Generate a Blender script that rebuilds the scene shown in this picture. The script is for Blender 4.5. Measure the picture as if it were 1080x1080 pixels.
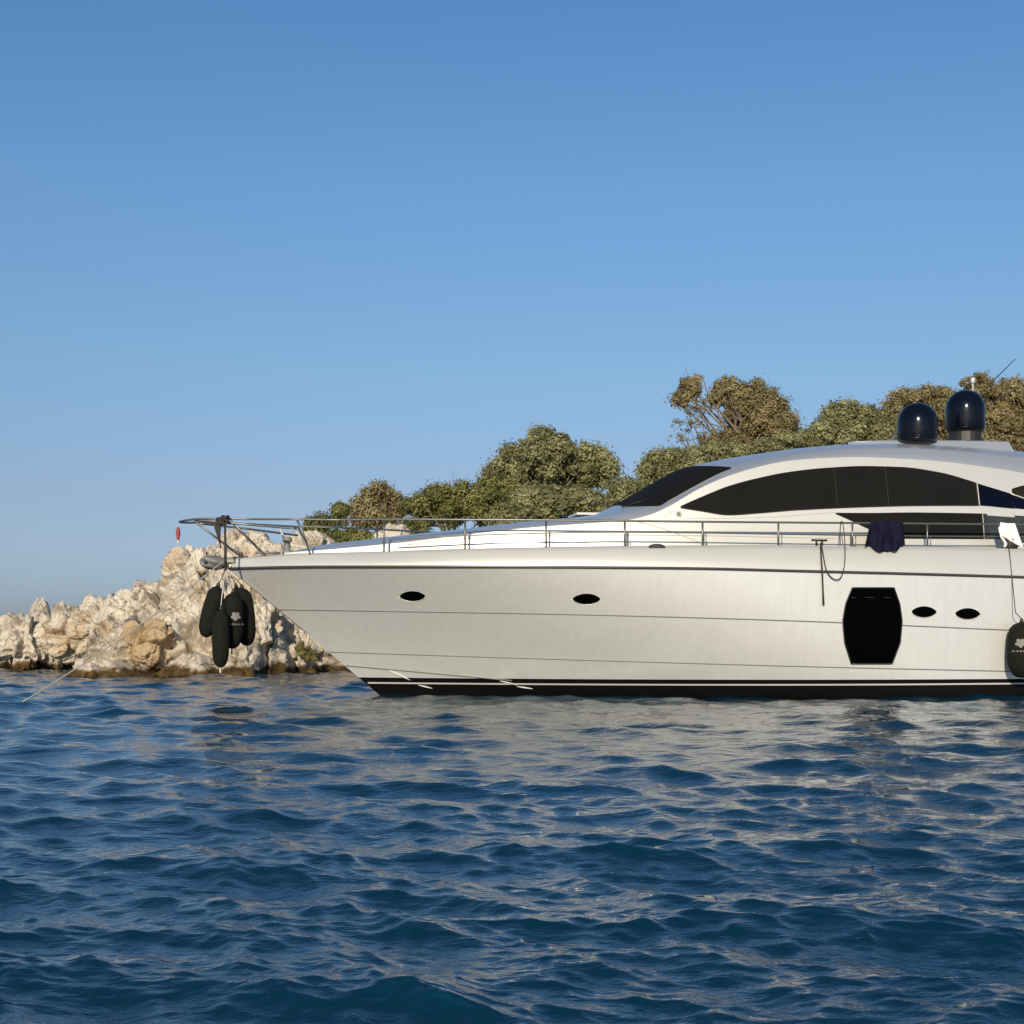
import bpy, bmesh, math, random
import numpy as np
from mathutils import Vector, Matrix
R = math.radians
scene = bpy.context.scene
for o in list(bpy.data.objects):
    bpy.data.objects.remove(o)

# ------------------------------------------------------------------ camera, sky, sun, exposure
CAMH, HY, F = 1.3, 658.0, 1500.0
cam = bpy.data.objects.new('camera', bpy.data.cameras.new('camera'))
scene.collection.objects.link(cam)
scene.camera = cam
cam.location = (0, 0, CAMH)
cam.rotation_euler = (R(90), 0, 0)
cam.data.sensor_width = 36
cam.data.lens = F / 1080 * 36
cam.data.shift_y = (HY - 540) / 1080
cam.data.clip_start = 0.1
cam.data.clip_end = 40000

SUN_EL, SUN_AZ = 20.0, 10.0            # azimuth: degrees to the left of straight behind the camera
world = bpy.data.worlds.new('World')
scene.world = world
world.use_nodes = True
nt = world.node_tree
sky = nt.nodes.new('ShaderNodeTexSky')
sky.sky_type = 'NISHITA'
sky.sun_disc = False
sky.sun_elevation = R(SUN_EL)
sky.sun_rotation = R(180 + SUN_AZ)
sky.altitude = 0
sky.air_density = 1.0
sky.dust_density = 0.6
sky.ozone_density = 2.2
# the clear air of the photograph: the low sky is bluer than the model's
tcw = nt.nodes.new('ShaderNodeTexCoord')
sxyz = nt.nodes.new('ShaderNodeSeparateXYZ')
ramp = nt.nodes.new('ShaderNodeValToRGB')
TINT = [(0.022, (0.445, 0.565, 0.94)), (0.085, (0.555, 0.575, 0.765)), (0.1695, (0.634, 0.733, 0.845)), (0.292, (0.658, 0.864, 1.011)), (0.3992, (0.575, 0.86, 1.072))]
el = ramp.color_ramp.elements
el[0].position, el[0].color = TINT[0][0], (*TINT[0][1], 1)
el[1].position, el[1].color = TINT[-1][0], (*TINT[-1][1], 1)
for p_, c_ in TINT[1:-1]:
    q_ = el.new(p_); q_.color = (*c_, 1)
mxw = nt.nodes.new('ShaderNodeMix'); mxw.data_type = 'RGBA'; mxw.blend_type = 'MULTIPLY'; mxw.inputs['Factor'].default_value = 1
nt.links.new(tcw.outputs['Generated'], sxyz.inputs[0])
nt.links.new(sxyz.outputs['Z'], ramp.inputs['Fac'])
nt.links.new(sky.outputs[0], mxw.inputs['A'])
nt.links.new(ramp.outputs['Color'], mxw.inputs['B'])
nt.links.new(mxw.outputs['Result'], nt.nodes['Background'].inputs[0])
nt.nodes['Background'].inputs[1].default_value = 0.115
sl = bpy.data.lights.new('sun', 'SUN')
sl.energy = 4.8
sl.angle = R(0.53)
sl.color = (1.0, 0.86, 0.66)
sun = bpy.data.objects.new('sun', sl)
scene.collection.objects.link(sun)
sd = Vector((-math.sin(R(SUN_AZ)) * math.cos(R(SUN_EL)), -math.cos(R(SUN_AZ)) * math.cos(R(SUN_EL)), math.sin(R(SUN_EL))))
sun.rotation_euler = sd.to_track_quat('Z', 'Y').to_euler()
sun.location = sd * 60
scene.view_settings.view_transform = 'Standard'
scene.view_settings.look = 'None'
scene.view_settings.exposure = 0.0
scene.view_settings.gamma = 1.0
scene.view_settings.use_curve_mapping = False

# ------------------------------------------------------------------ helpers
def at(px, py, Y):
    """a point of the photograph carried to the distance Y"""
    return Vector(((px - 540) / F * Y, Y, CAMH + (HY - py) / F * Y))

def link(o, parent=None):
    scene.collection.objects.link(o)
    if parent is not None:
        o.parent = parent
    return o

def mesh_obj(name, verts, faces, mat, parent=None, smooth=False, uvmat=None):
    me = bpy.data.meshes.new(name)
    me.from_pydata([tuple(v) for v in verts], [], faces)
    me.update()
    o = bpy.data.objects.new(name, me)
    mats = mat if isinstance(mat, (list, tuple)) else [mat]
    for m in mats:
        me.materials.append(m)
    if smooth:
        me.polygons.foreach_set('use_smooth', [True] * len(me.polygons))
    return link(o, parent)

def np_mesh(name, V, Fq, mat, parent=None, smooth=True, attr=None):
    """V (n,3), Fq (m,k) numpy"""
    me = bpy.data.meshes.new(name)
    n, m, k = len(V), len(Fq), Fq.shape[1]
    me.vertices.add(n)
    me.vertices.foreach_set('co', V.astype(np.float32).ravel())
    me.loops.add(m * k)
    me.loops.foreach_set('vertex_index', Fq.astype(np.int32).ravel())
    me.polygons.add(m)
    me.polygons.foreach_set('loop_start', np.arange(0, m * k, k, dtype=np.int32))
    me.update(calc_edges=True)
    me.validate()
    if smooth:
        me.polygons.foreach_set('use_smooth', np.ones(len(me.polygons), dtype=bool))
    if attr is not None:
        for an, av in attr.items():
            a = me.attributes.new(an, 'FLOAT', 'POINT')
            a.data.foreach_set('value', av.astype(np.float32))
    o = bpy.data.objects.new(name, me)
    me.materials.append(mat)
    return link(o, parent)

def grid_faces(nr, nc, close=False):
    i = np.arange(nr - 1)[:, None]
    j = np.arange(nc if close else nc - 1)[None, :]
    j2 = (j + 1) % nc
    a = i * nc + j
    b = i * nc + j2
    c = (i + 1) * nc + j2
    d = (i + 1) * nc + j
    return np.stack([a, b, c, d], -1).reshape(-1, 4)

def tag(o, label=None, cat=None, group=None, kind=None):
    if label: o['label'] = label
    if cat: o['category'] = cat
    if group: o['group'] = group
    if kind: o['kind'] = kind
    return o

def empty(name, loc, label, cat, group=None):
    o = bpy.data.objects.new(name, None)
    o.location = loc
    o.empty_display_size = 0.2
    link(o)
    return tag(o, label, cat, group)

def tube_geo(pts, r, n=8, caps=True):
    """polyline tube; r a number or a list"""
    pts = [Vector(p) for p in pts]
    rs = r if isinstance(r, (list, tuple)) else [r] * len(pts)
    V, Fc = [], []
    up = None
    for i, p in enumerate(pts):
        t = (pts[min(i + 1, len(pts) - 1)] - pts[max(i - 1, 0)])
        if t.length < 1e-9: t = Vector((0, 0, 1))
        t.normalize()
        if up is None:
            up = Vector((0, 0, 1)) if abs(t.z) < 0.9 else Vector((1, 0, 0))
        a = t.cross(up)
        if a.length < 1e-6: a = t.orthogonal()
        a.normalize()
        b = a.cross(t).normalized()
        up = b
        for k in range(n):
            an = 2 * math.pi * k / n
            V.append(p + (a * math.cos(an) + b * math.sin(an)) * rs[i])
    for i in range(len(pts) - 1):
        for k in range(n):
            k2 = (k + 1) % n
            Fc.append((i * n + k, i * n + k2, (i + 1) * n + k2, (i + 1) * n + k))
    if caps:
        Fc.append(tuple(range(n - 1, -1, -1)))
        Fc.append(tuple((len(pts) - 1) * n + k for k in range(n)))
    return V, Fc

def join(*geos):
    V, Fc = [], []
    for v, f in geos:
        o = len(V)
        V += list(v)
        Fc += [tuple(i + o for i in q) for q in f]
    return V, Fc

def tube(name, pts, r, mat, parent=None, n=8):
    v, f = tube_geo(pts, r, n)
    o = mesh_obj(name, v, f, mat, parent, smooth=True)
    return o

def lathe_geo(prof, c, n=32, axis=Vector((0, 0, 1))):
    """prof list of (r, h) from bottom to top, about axis through c"""
    axis = axis.normalized()
    a = axis.orthogonal().normalized()
    b = axis.cross(a)
    V, Fc = [], []
    for r, h in prof:
        for k in range(n):
            an = 2 * math.pi * k / n
            V.append(c + axis * h + (a * math.cos(an) + b * math.sin(an)) * r)
    for i in range(len(prof) - 1):
        for k in range(n):
            k2 = (k + 1) % n
            Fc.append((i * n + k, i * n + k2, (i + 1) * n + k2, (i + 1) * n + k))
    Fc.append(tuple(range(n - 1, -1, -1)))
    Fc.append(tuple((len(prof) - 1) * n + k for k in range(n)))
    return V, Fc

def box_geo(c, sx, sy, sz, ax=Vector((1, 0, 0)), ay=Vector((0, 1, 0)), az=Vector((0, 0, 1))):
    V = []
    for k in (-1, 1):
        for j in (-1, 1):
            for i in (-1, 1):
                V.append(c + ax * sx * i / 2 + ay * sy * j / 2 + az * sz * k / 2)
    return V, [(0, 2, 3, 1), (4, 5, 7, 6), (0, 1, 5, 4), (2, 6, 7, 3), (0, 4, 6, 2), (1, 3, 7, 5)]

def bevel(o, w, seg=2):
    m = o.modifiers.new('bevel', 'BEVEL')
    m.width = w
    m.segments = seg
    m.limit_method = 'ANGLE'
    return o

# ------------------------------------------------------------------ numpy noise
def _h(ix, iy, iz, s=0):
    n = (ix.astype(np.int64) * 374761393 + iy.astype(np.int64) * 668265263 + iz.astype(np.int64) * 2147483647 + s * 974711) & 0xffffffff
    n = ((n ^ (n >> 13)) * 1274126177) & 0xffffffff
    n = ((n ^ (n >> 16)) * 2246822519) & 0xffffffff
    return ((n ^ (n >> 15)) & 0xffffff) / float(0xffffff)

def vnoise(P, s=0):
    i = np.floor(P).astype(np.int64)
    f = P - i
    u = f * f * (3 - 2 * f)
    r = 0
    for dx in (0, 1):
        for dy in (0, 1):
            for dz in (0, 1):
                w = (u[:, 0] if dx else 1 - u[:, 0]) * (u[:, 1] if dy else 1 - u[:, 1]) * (u[:, 2] if dz else 1 - u[:, 2])
                r = r + w * _h(i[:, 0] + dx, i[:, 1] + dy, i[:, 2] + dz, s)
    return r * 2 - 1

def fbm(P, oct=4, s=0, gain=0.5):
    r, a, q = 0, 1.0, P.copy()
    for k in range(oct):
        r = r + a * vnoise(q, s + k * 17)
        a *= gain
        q = q * 2.03 + 11.3
    return r

def ridged(P, oct=4, s=0, gain=0.55):
    r, a, q = 0, 1.0, P.copy()
    for k in range(oct):
        r = r + a * (1 - np.abs(vnoise(q, s + k * 17)) * 2)
        a *= gain
        q = q * 2.07 + 5.1
    return r

def worley(P, s=0):
    i = np.floor(P).astype(np.int64)
    f1 = np.full(len(P), 9.0); f2 = np.full(len(P), 9.0)
    idv = np.zeros(len(P))
    for dx in (-1, 0, 1):
        for dy in (-1, 0, 1):
            for dz in (-1, 0, 1):
                c = i + np.array([dx, dy, dz])
                q = c + 0.08 + 0.84 * np.stack([_h(c[:, 0], c[:, 1], c[:, 2], s + t) for t in (1, 2, 3)], -1)
                d = np.sqrt(((P - q) ** 2).sum(1))
                nearer = d < f1
                f2 = np.where(nearer, f1, np.minimum(f2, d))
                idv = np.where(nearer, _h(c[:, 0], c[:, 1], c[:, 2], s + 9), idv)
                f1 = np.where(nearer, d, f1)
    return f1, f2, idv

def sstep(a, b, x):
    t = np.clip((x - a) / (b - a), 0, 1)
    return t * t * (3 - 2 * t)

# ------------------------------------------------------------------ materials
def new_mat(name):
    m = bpy.data.materials.new(name)
    m.use_nodes = True
    t = m.node_tree
    return m, t, t.nodes['Principled BSDF']

def simple(name, col, rough=0.5, metal=0.0, coat=0.0, var=0.06, scale=6.0, bump=0.0, bscale=60, spec=0.5):
    m, t, b = new_mat(name)
    N = t.nodes
    tc = N.new('ShaderNodeTexCoord')
    nz = N.new('ShaderNodeTexNoise'); nz.inputs['Scale'].default_value = scale; nz.inputs['Detail'].default_value = 5
    t.links.new(tc.outputs['Object'], nz.inputs['Vector'])
    mx = N.new('ShaderNodeMix'); mx.data_type = 'RGBA'
    mx.inputs['A'].default_value = (*[c * (1 - var) for c in col], 1)
    mx.inputs['B'].default_value = (*[min(1, c * (1 + var)) for c in col], 1)
    t.links.new(nz.outputs['Fac'], mx.inputs['Factor'])
    t.links.new(mx.outputs['Result'], b.inputs['Base Color'])
    b.inputs['Roughness'].default_value = rough
    b.inputs['Metallic'].default_value = metal
    b.inputs['Coat Weight'].default_value = coat
    b.inputs['Coat Roughness'].default_value = 0.16
    b.inputs['Specular IOR Level'].default_value = spec
    if bump:
        n2 = N.new('ShaderNodeTexNoise'); n2.inputs['Scale'].default_value = bscale; n2.inputs['Detail'].default_value = 4
        t.links.new(tc.outputs['Object'], n2.inputs['Vector'])
        bp = N.new('ShaderNodeBump'); bp.inputs['Strength'].default_value = bump; bp.inputs['Distance'].default_value = 0.01
        t.links.new(n2.outputs['Fac'], bp.inputs['Height'])
        t.links.new(bp.outputs['Normal'], b.inputs['Normal'])
    return m

# silver metallic hull paint with faint upright streaks and a slightly wavy skin
def hull_paint():
    m, t, b = new_mat('silver_hull_paint')
    N, L = t.nodes, t.links
    tc = N.new('ShaderNodeTexCoord')
    mp = N.new('ShaderNodeMapping'); mp.inputs['Scale'].default_value = (5.0, 5.0, 0.7)
    L.new(tc.outputs['Object'], mp.inputs['Vector'])
    nz = N.new('ShaderNodeTexNoise'); nz.inputs['Scale'].default_value = 2.0; nz.inputs['Detail'].default_value = 6
    L.new(mp.outputs['Vector'], nz.inputs['Vector'])
    cr = N.new('ShaderNodeValToRGB')
    cr.color_ramp.elements[0].position = 0.3; cr.color_ramp.elements[0].color = (0.88, 0.885, 0.84, 1)
    cr.color_ramp.elements[1].position = 0.72; cr.color_ramp.elements[1].color = (0.94, 0.945, 0.90, 1)
    L.new(nz.outputs['Fac'], cr.inputs['Fac'])
    L.new(cr.outputs['Color'], b.inputs['Base Color'])
    b.inputs['Metallic'].default_value = 0.60
    b.inputs['Roughness'].default_value = 0.46
    b.inputs['Coat Weight'].default_value = 1.0; b.inputs['Coat IOR'].default_value = 1.8
    b.inputs['Coat Roughness'].default_value = 0.2
    n2 = N.new('ShaderNodeTexNoise'); n2.inputs['Scale'].default_value = 1.6; n2.inputs['Detail'].default_value = 3
    L.new(tc.outputs['Object'], n2.inputs['Vector'])
    bp = N.new('ShaderNodeBump'); bp.inputs['Strength'].default_value = 0.25; bp.inputs['Distance'].default_value = 0.02
    L.new(n2.outputs['Fac'], bp.inputs['Height'])
    L.new(bp.outputs['Normal'], b.inputs['Normal'])
    return m

M = {}
M['hull'] = hull_paint()
M['white'] = simple('white_gelcoat', (0.62, 0.61, 0.55), 0.42, 0.45, 0.25, 0.03, 1.5)
M['roof'] = simple('silver_roof_paint', (0.46, 0.49, 0.52), 0.35, 0.5, 0.3, 0.04, 1.5)
M['boot_black'] = simple('black_antifouling', (0.004, 0.004, 0.004), 0.5, 0, 0, 0.3, 3, spec=0.1)
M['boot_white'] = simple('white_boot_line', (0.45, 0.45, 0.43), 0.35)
M['rub'] = simple('dark_rub_rail', (0.075, 0.075, 0.065), 0.35, 0.4, 0, 0.25, 9)
M['seam_dark'] = simple('cover_stitching', (0.035, 0.034, 0.033), 0.8)
M['lining'] = simple('tan_headlining', (0.22, 0.15, 0.09), 0.8)
M['seam'] = simple('grey_sealant_line', (0.13, 0.13, 0.125), 0.5)
M['seam_light'] = simple('pale_moulding_line', (0.42, 0.42, 0.36), 0.5)
M['steel'] = simple('stainless_steel', (0.19, 0.19, 0.18), 0.42, 0.8, 0, 0.15, 12)
M['glass'] = simple('tinted_glass', (0.001, 0.001, 0.001), 0.12, 0, 0.0, 0.1, 3, spec=0.06)
M['cover'] = simple('black_window_mesh_cover', (0.0075, 0.0072, 0.007), 0.8, 0, 0, 0.35, 1.2, 1.0, 2.2, spec=0.12)
M['screen_blue'] = simple('dark_blue_tinted_screen', (0.002, 0.003, 0.010), 0.25, 0, 0, 0.15, 3, spec=0.12)
M['pane'] = simple('smoked_cockpit_glass', (0.035, 0.038, 0.03), 0.08, 0, 0, 0.5, 7, spec=0.6)
M['dome'] = simple('navy_gloss_radome', (0.003, 0.004, 0.009), 0.14, 0, 0.0, 0.05, 3, spec=0.3)
M['black'] = simple('black_plastic', (0.015, 0.015, 0.015), 0.5)
M['navy'] = simple('navy_cotton', (0.009, 0.009, 0.026), 0.95, 0, 0, 0.25, 8, 0.4, 120, spec=0.1)
M['cloth'] = simple('white_cotton', (0.78, 0.78, 0.76), 0.9, 0, 0, 0.05, 9, 0.3, 120, spec=0.1)
M['fender'] = simple('black_fleece_fender_cover', (0.012, 0.013, 0.010), 0.95, 0, 0, 0.35, 14, 0.6, 90, spec=0.1)
M['rope'] = simple('pale_polyester_rope', (0.55, 0.54, 0.50), 0.85, 0, 0, 0.2, 50, 0.6, 200)
M['rope_grey'] = simple('weathered_grey_rope', (0.3, 0.3, 0.28), 0.85, 0, 0, 0.2, 50, 0.6, 200)
M['rope_dark'] = simple('dark_polyester_rope', (0.035, 0.03, 0.028), 0.85, 0, 0, 0.3, 50, 0.6, 200)
M['red'] = simple('red_bunting', (0.32, 0.07, 0.06), 0.85)
M['bark'] = simple('grey_brown_bark', (0.16, 0.125, 0.095), 0.9, 0, 0, 0.35, 6, 0.8, 12)
M['chrome'] = simple('polished_anchor_steel', (0.20, 0.20, 0.19), 0.7, 0.3, 0, 0.4, 8)
M['emblem'] = simple('white_emblem_print', (0.20, 0.20, 0.185), 0.8)

def water_mat():
    m, t, b = new_mat('sea_water')
    N, L = t.nodes, t.links
    tc = N.new('ShaderNodeTexCoord')
    b.inputs['IOR'].default_value = 1.62
    b.inputs['Roughness'].default_value = 0.03
    b.inputs['Specular IOR Level'].default_value = 0.5
    nz = N.new('ShaderNodeTexNoise'); nz.inputs['Scale'].default_value = 0.35; nz.inputs['Detail'].default_value = 3
    L.new(tc.outputs['Object'], nz.inputs['Vector'])
    mx = N.new('ShaderNodeMix'); mx.data_type = 'RGBA'
    mx.inputs['A'].default_value = (0.0004, 0.016, 0.033, 1)
    mx.inputs['B'].default_value = (0.0008, 0.026, 0.050, 1)
    L.new(nz.outputs['Fac'], mx.inputs['Factor'])
    L.new(mx.outputs['Result'], b.inputs['Base Color'])
    last = None
    for sc, dist, det, strx in ((2.6, 0.026, 3, 0.6), (8.0, 0.015, 5, 0.5), (30.0, 0.005, 4, 0.6)):
        mp = N.new('ShaderNodeMapping'); mp.inputs['Scale'].default_value = (strx, 1.0, 1.0)
        mp.inputs['Rotation'].default_value = (0, 0, 0.25 if sc < 5 else -0.3)
        L.new(tc.outputs['Object'], mp.inputs['Vector'])
        n = N.new('ShaderNodeTexNoise'); n.inputs['Scale'].default_value = sc; n.inputs['Detail'].default_value = det
        n.inputs['Distortion'].default_value = 0.4
        L.new(mp.outputs['Vector'], n.inputs['Vector'])
        bp = N.new('ShaderNodeBump'); bp.inputs['Strength'].default_value = 1.0; bp.inputs['Distance'].default_value = dist
        L.new(n.outputs['Fac'], bp.inputs['Height'])
        if last: L.new(last.outputs['Normal'], bp.inputs['Normal'])
        last = bp
    L.new(last.outputs['Normal'], b.inputs['Normal'])
    return m

def rock_mat(name='limestone', warm=0.0):
    m, t, b = new_mat(name)
    N, L = t.nodes, t.links
    tc = N.new('ShaderNodeTexCoord')
    geo = N.new('ShaderNodeNewGeometry')
    n1 = N.new('ShaderNodeTexNoise'); n1.inputs['Scale'].default_value = 1.9; n1.inputs['Detail'].default_value = 8; n1.inputs['Roughness'].default_value = 0.65
    L.new(geo.outputs['Position'], n1.inputs['Vector'])
    cr = N.new('ShaderNodeValToRGB')
    e = cr.color_ramp.elements
    e[0].position = 0.34; e[0].color = (0.36, 0.30, 0.235, 1)
    e[1].position = 0.66; e[1].color = (0.80, 0.74, 0.62, 1)
    x = e.new(0.46); x.color = (0.68, 0.60, 0.485, 1)
    if warm:
        e[0].color = (0.36, 0.24, 0.13, 1); x.color = (0.52, 0.38, 0.22, 1); e[-1].color = (0.62, 0.48, 0.31, 1)
    L.new(n1.outputs['Fac'], cr.inputs['Fac'])
    # ochre stains
    n2 = N.new('ShaderNodeTexNoise'); n2.inputs['Scale'].default_value = 0.8; n2.inputs['Detail'].default_value = 5
    L.new(geo.outputs['Position'], n2.inputs['Vector'])
    r2 = N.new('ShaderNodeValToRGB'); r2.color_ramp.elements[0].position = 0.56; r2.color_ramp.elements[1].position = 0.68
    r2.color_ramp.elements[1].color = (0.6, 0.6, 0.6, 1)
    L.new(n2.outputs['Fac'], r2.inputs['Fac'])
    mx = N.new('ShaderNodeMix'); mx.data_type = 'RGBA'; mx.inputs['B'].default_value = (0.55, 0.38, 0.20, 1)
    L.new(r2.outputs['Color'], mx.inputs['Factor']); L.new(cr.outputs['Color'], mx.inputs['A'])
    # fine pits
    vo = N.new('ShaderNodeTexVoronoi'); vo.feature = 'DISTANCE_TO_EDGE'; vo.inputs['Scale'].default_value = 1.1
    nd = N.new('ShaderNodeTexNoise'); nd.inputs['Scale'].default_value = 2.5; nd.inputs['Detail'].default_value = 4
    L.new(geo.outputs['Position'], nd.inputs['Vector'])
    vm = N.new('ShaderNodeVectorMath'); vm.operation = 'MULTIPLY_ADD'; vm.inputs[1].default_value = (0.6, 0.6, 0.6)
    L.new(nd.outputs['Color'], vm.inputs[0]); L.new(geo.outputs['Position'], vm.inputs[2])
    L.new(vm.outputs[0], vo.inputs['Vector'])
    r3 = N.new('ShaderNodeValToRGB'); r3.color_ramp.elements[0].color = (0.30, 0.25, 0.20, 1); r3.color_ramp.elements[1].position = 0.025
    L.new(vo.outputs['Distance'], r3.inputs['Fac'])
    m2 = N.new('ShaderNodeMix'); m2.data_type = 'RGBA'; m2.blend_type = 'MULTIPLY'; m2.inputs['Factor'].default_value = 0.35
    L.new(mx.outputs['Result'], m2.inputs['A']); L.new(r3.outputs['Color'], m2.inputs['B'])
    # wet algae band just above the sea
    sp = N.new('ShaderNodeSeparateXYZ'); L.new(geo.outputs['Position'], sp.inputs[0])
    ad = N.new('ShaderNodeMath'); ad.operation = 'MULTIPLY_ADD'; ad.inputs[1].default_value = 0.55; 
    nb = N.new('ShaderNodeTexNoise'); nb.inputs['Scale'].default_value = 1.7; nb.inputs['Detail'].default_value = 5
    L.new(geo.outputs['Position'], nb.inputs['Vector'])
    L.new(nb.outputs['Fac'], ad.inputs[0]); L.new(sp.outputs['Z'], ad.inputs[2])
    mr = N.new('ShaderNodeMapRange'); mr.inputs['From Min'].default_value = 0.44; mr.inputs['From Max'].default_value = 0.54
    mr.inputs['To Min'].default_value = 1.0; mr.inputs['To Max'].default_value = 0.0
    L.new(ad.outputs[0], mr.inputs['Value'])
    nc = N.new('ShaderNodeValToRGB'); nc.color_ramp.elements[0].position = 0.35; nc.color_ramp.elements[1].position = 0.65
    nc.color_ramp.elements[0].color = (0.035, 0.022, 0.010, 1); nc.color_ramp.elements[1].color = (0.19, 0.12, 0.045, 1)
    L.new(n1.outputs['Fac'], nc.inputs['Fac'])
    m3 = N.new('ShaderNodeMix'); m3.data_type = 'RGBA'
    L.new(mr.outputs['Result'], m3.inputs['Factor']); L.new(m2.outputs['Result'], m3.inputs['A']); L.new(nc.outputs['Color'], m3.inputs['B'])
    L.new(m3.outputs['Result'], b.inputs['Base Color'])
    b.inputs['Roughness'].default_value = 0.9
    b.inputs['Specular IOR Level'].default_value = 0.25
    n4 = N.new('ShaderNodeTexNoise'); n4.inputs['Scale'].default_value = 6.0; n4.inputs['Detail'].default_value = 9; n4.inputs['Roughness'].default_value = 0.7
    L.new(geo.outputs['Position'], n4.inputs['Vector'])
    bp = N.new('ShaderNodeBump'); bp.inputs['Strength'].default_value = 1.0; bp.inputs['Distance'].default_value = 0.16
    L.new(n4.outputs['Fac'], bp.inputs['Height'])
    b2 = N.new('ShaderNodeBump'); b2.inputs['Strength'].default_value = 0.8; b2.inputs['Distance'].default_value = 0.05
    L.new(r3.outputs['Color'], b2.inputs['Height']); L.new(bp.outputs['Normal'], b2.inputs['Normal'])
    L.new(b2.outputs['Normal'], b.inputs['Normal'])
    return m

def leaf_mat(name, c0, c1, c2):
    m, t, b = new_mat(name)
    N, L = t.nodes, t.links
    at_ = N.new('ShaderNodeAttribute'); at_.attribute_name = 'tint'
    cr = N.new('ShaderNodeValToRGB')
    e = cr.color_ramp.elements
    e[0].position = 0.0; e[0].color = (*c0, 1)
    e[1].position = 1.0; e[1].color = (*c2, 1)
    x = e.new(0.5); x.color = (*c1, 1)
    L.new(at_.outputs['Fac'], cr.inputs['Fac'])
    L.new(cr.outputs['Color'], b.inputs['Base Color'])
    b.inputs['Roughness'].default_value = 0.6
    b.inputs['Specular IOR Level'].default_value = 0.25
    tr = N.new('ShaderNodeBsdfTranslucent')
    L.new(cr.outputs['Color'], tr.inputs['Color'])
    ms = N.new('ShaderNodeMixShader'); ms.inputs[0].default_value = 0.2
    L.new(b.outputs[0], ms.inputs[1]); L.new(tr.outputs[0], ms.inputs[2])
    L.new(ms.outputs[0], N['Material Output'].inputs['Surface'])
    return m

M['water'] = water_mat()
M['rock'] = rock_mat('limestone')
M['rock_warm'] = rock_mat('ochre_limestone', 1.0)
M['leaf_olive'] = leaf_mat('olive_foliage', (0.075, 0.078, 0.036), (0.185, 0.185, 0.082), (0.40, 0.385, 0.19))
M['leaf_green'] = leaf_mat('green_foliage', (0.050, 0.058, 0.018), (0.135, 0.138, 0.040), (0.28, 0.265, 0.090))
M['leaf_brown'] = leaf_mat('brown_green_foliage', (0.090, 0.074, 0.038), (0.20, 0.165, 0.076), (0.38, 0.325, 0.165))
M['leaf_grass'] = leaf_mat('dry_green_tuft', (0.080, 0.080, 0.020), (0.160, 0.150, 0.040), (0.280, 0.250, 0.080))

# ------------------------------------------------------------------ SEA
def build_sea():
    rng = np.random.default_rng(7)
    # radii: fine near, then growing
    rs = [0.4]
    while rs[-1] < 9000:
        r = rs[-1]
        if r < 3: d = 0.12
        elif r < 60: d = min(max(0.012, r * r / (1300 * 1.5)), 0.09 + 0.0012 * r)
        else: d = 0.16 + (r - 60) * 0.012
        rs.append(r + d)
    rs = np.array(rs)
    front = np.radians(np.linspace(-27, 27, 900))
    rest = np.radians(np.linspace(27, 333, 420))[1:-1]
    th = np.concatenate([front, rest])
    RR, TH = np.meshgrid(rs, th, indexing='ij')
    X = (RR * np.sin(TH)).ravel().astype(np.float32)
    Y = (RR * np.cos(TH)).ravel().astype(np.float32)
    dr = np.gradient(rs)
    DR = np.repeat(dr, len(th)).astype(np.float32)
    Z = np.zeros_like(X); DX = np.zeros_like(X); DY = np.zeros_like(X)
    # gusty patches modulate the chop
    P = np.stack([X * 0.09, Y * 0.05, np.zeros_like(X)], -1)
    gust = (0.85 + 0.3 * vnoise(P.astype(np.float64), 5)).astype(np.float32)
    nW = 190
    lam = 0.07 * (2.3 / 0.07) ** rng.random(nW)
    lam = np.sort(lam)[::-1]
    main = R(-100)      # travel direction, roughly towards the camera
    for k in range(nW):
        l = lam[k]
        ang = main + rng.normal(0, 0.50 if l > 0.9 else 0.8)
        kk = 2 * math.pi / l
        slope = 0.029 * (1.0 if l < 0.9 else (0.9 / l) ** 0.9) * (1.2 if l < 0.4 else 1.0)
        A = slope / kk
        fade = np.clip((l / DR - 2.2) / 2.5, 0, 1) * np.clip(1.5 - RR.ravel() * 0.004 / l, 0, 1)
        ph = kk * (math.cos(ang) * X + math.sin(ang) * Y) + rng.random() * 6.28
        a = (A * fade * (gust if l < 1.5 else 1)).astype(np.float32)
        s, c = np.sin(ph), np.cos(ph)
        Z += a * c
        q = 1.25
        DX -= q * a * math.cos(ang) * s
        DY -= q * a * math.sin(ang) * s
    V = np.stack([X + DX, Y + DY, Z], -1)
    Fq = grid_faces(len(rs), len(th), close=True)[:, ::-1]
    # close the hole under the camera
    o = np_mesh('sea', V, Fq, M['water'])
    tag(o, 'choppy deep blue sea water', None, None, 'structure')
build_sea()

# ------------------------------------------------------------------ ISLAND: rocky shore and ground
# crest profile read off the photograph: (pixel x, pixel y) of the skyline of the rocks
crest = [(-200, 685), (-60, 680), (-12, 676), (2, 668), (10, 655), (18, 650), (36, 649), (45, 655), (56, 646), (72, 645), (88, 653), (100, 641), (116, 636), (130, 640),
         (140, 632), (158, 626), (176, 628), (184, 606), (200, 592), (215, 588), (235, 586), (262, 580), (300, 590), (350, 592), (430, 585), (520, 575), (700, 560), (900, 545), (1200, 530), (1600, 540), (1900, 600)]
cx = np.array([c[0] for c in crest]); cy = np.array([c[1] for c in crest])
YC = 41.0
crX = (cx - 540) / F * YC
crZ = CAMH + (HY - cy) / F * YC
def front_Y(X):
    px = X / 38.0 * F + 540
    return np.interp(px, [-400, -60, 60, 92, 110, 280, 310, 360, 700, 1600], [44, 41, 39.8, 39.0, 34.6, 35.0, 37.8, 38.5, 41, 44])
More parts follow.
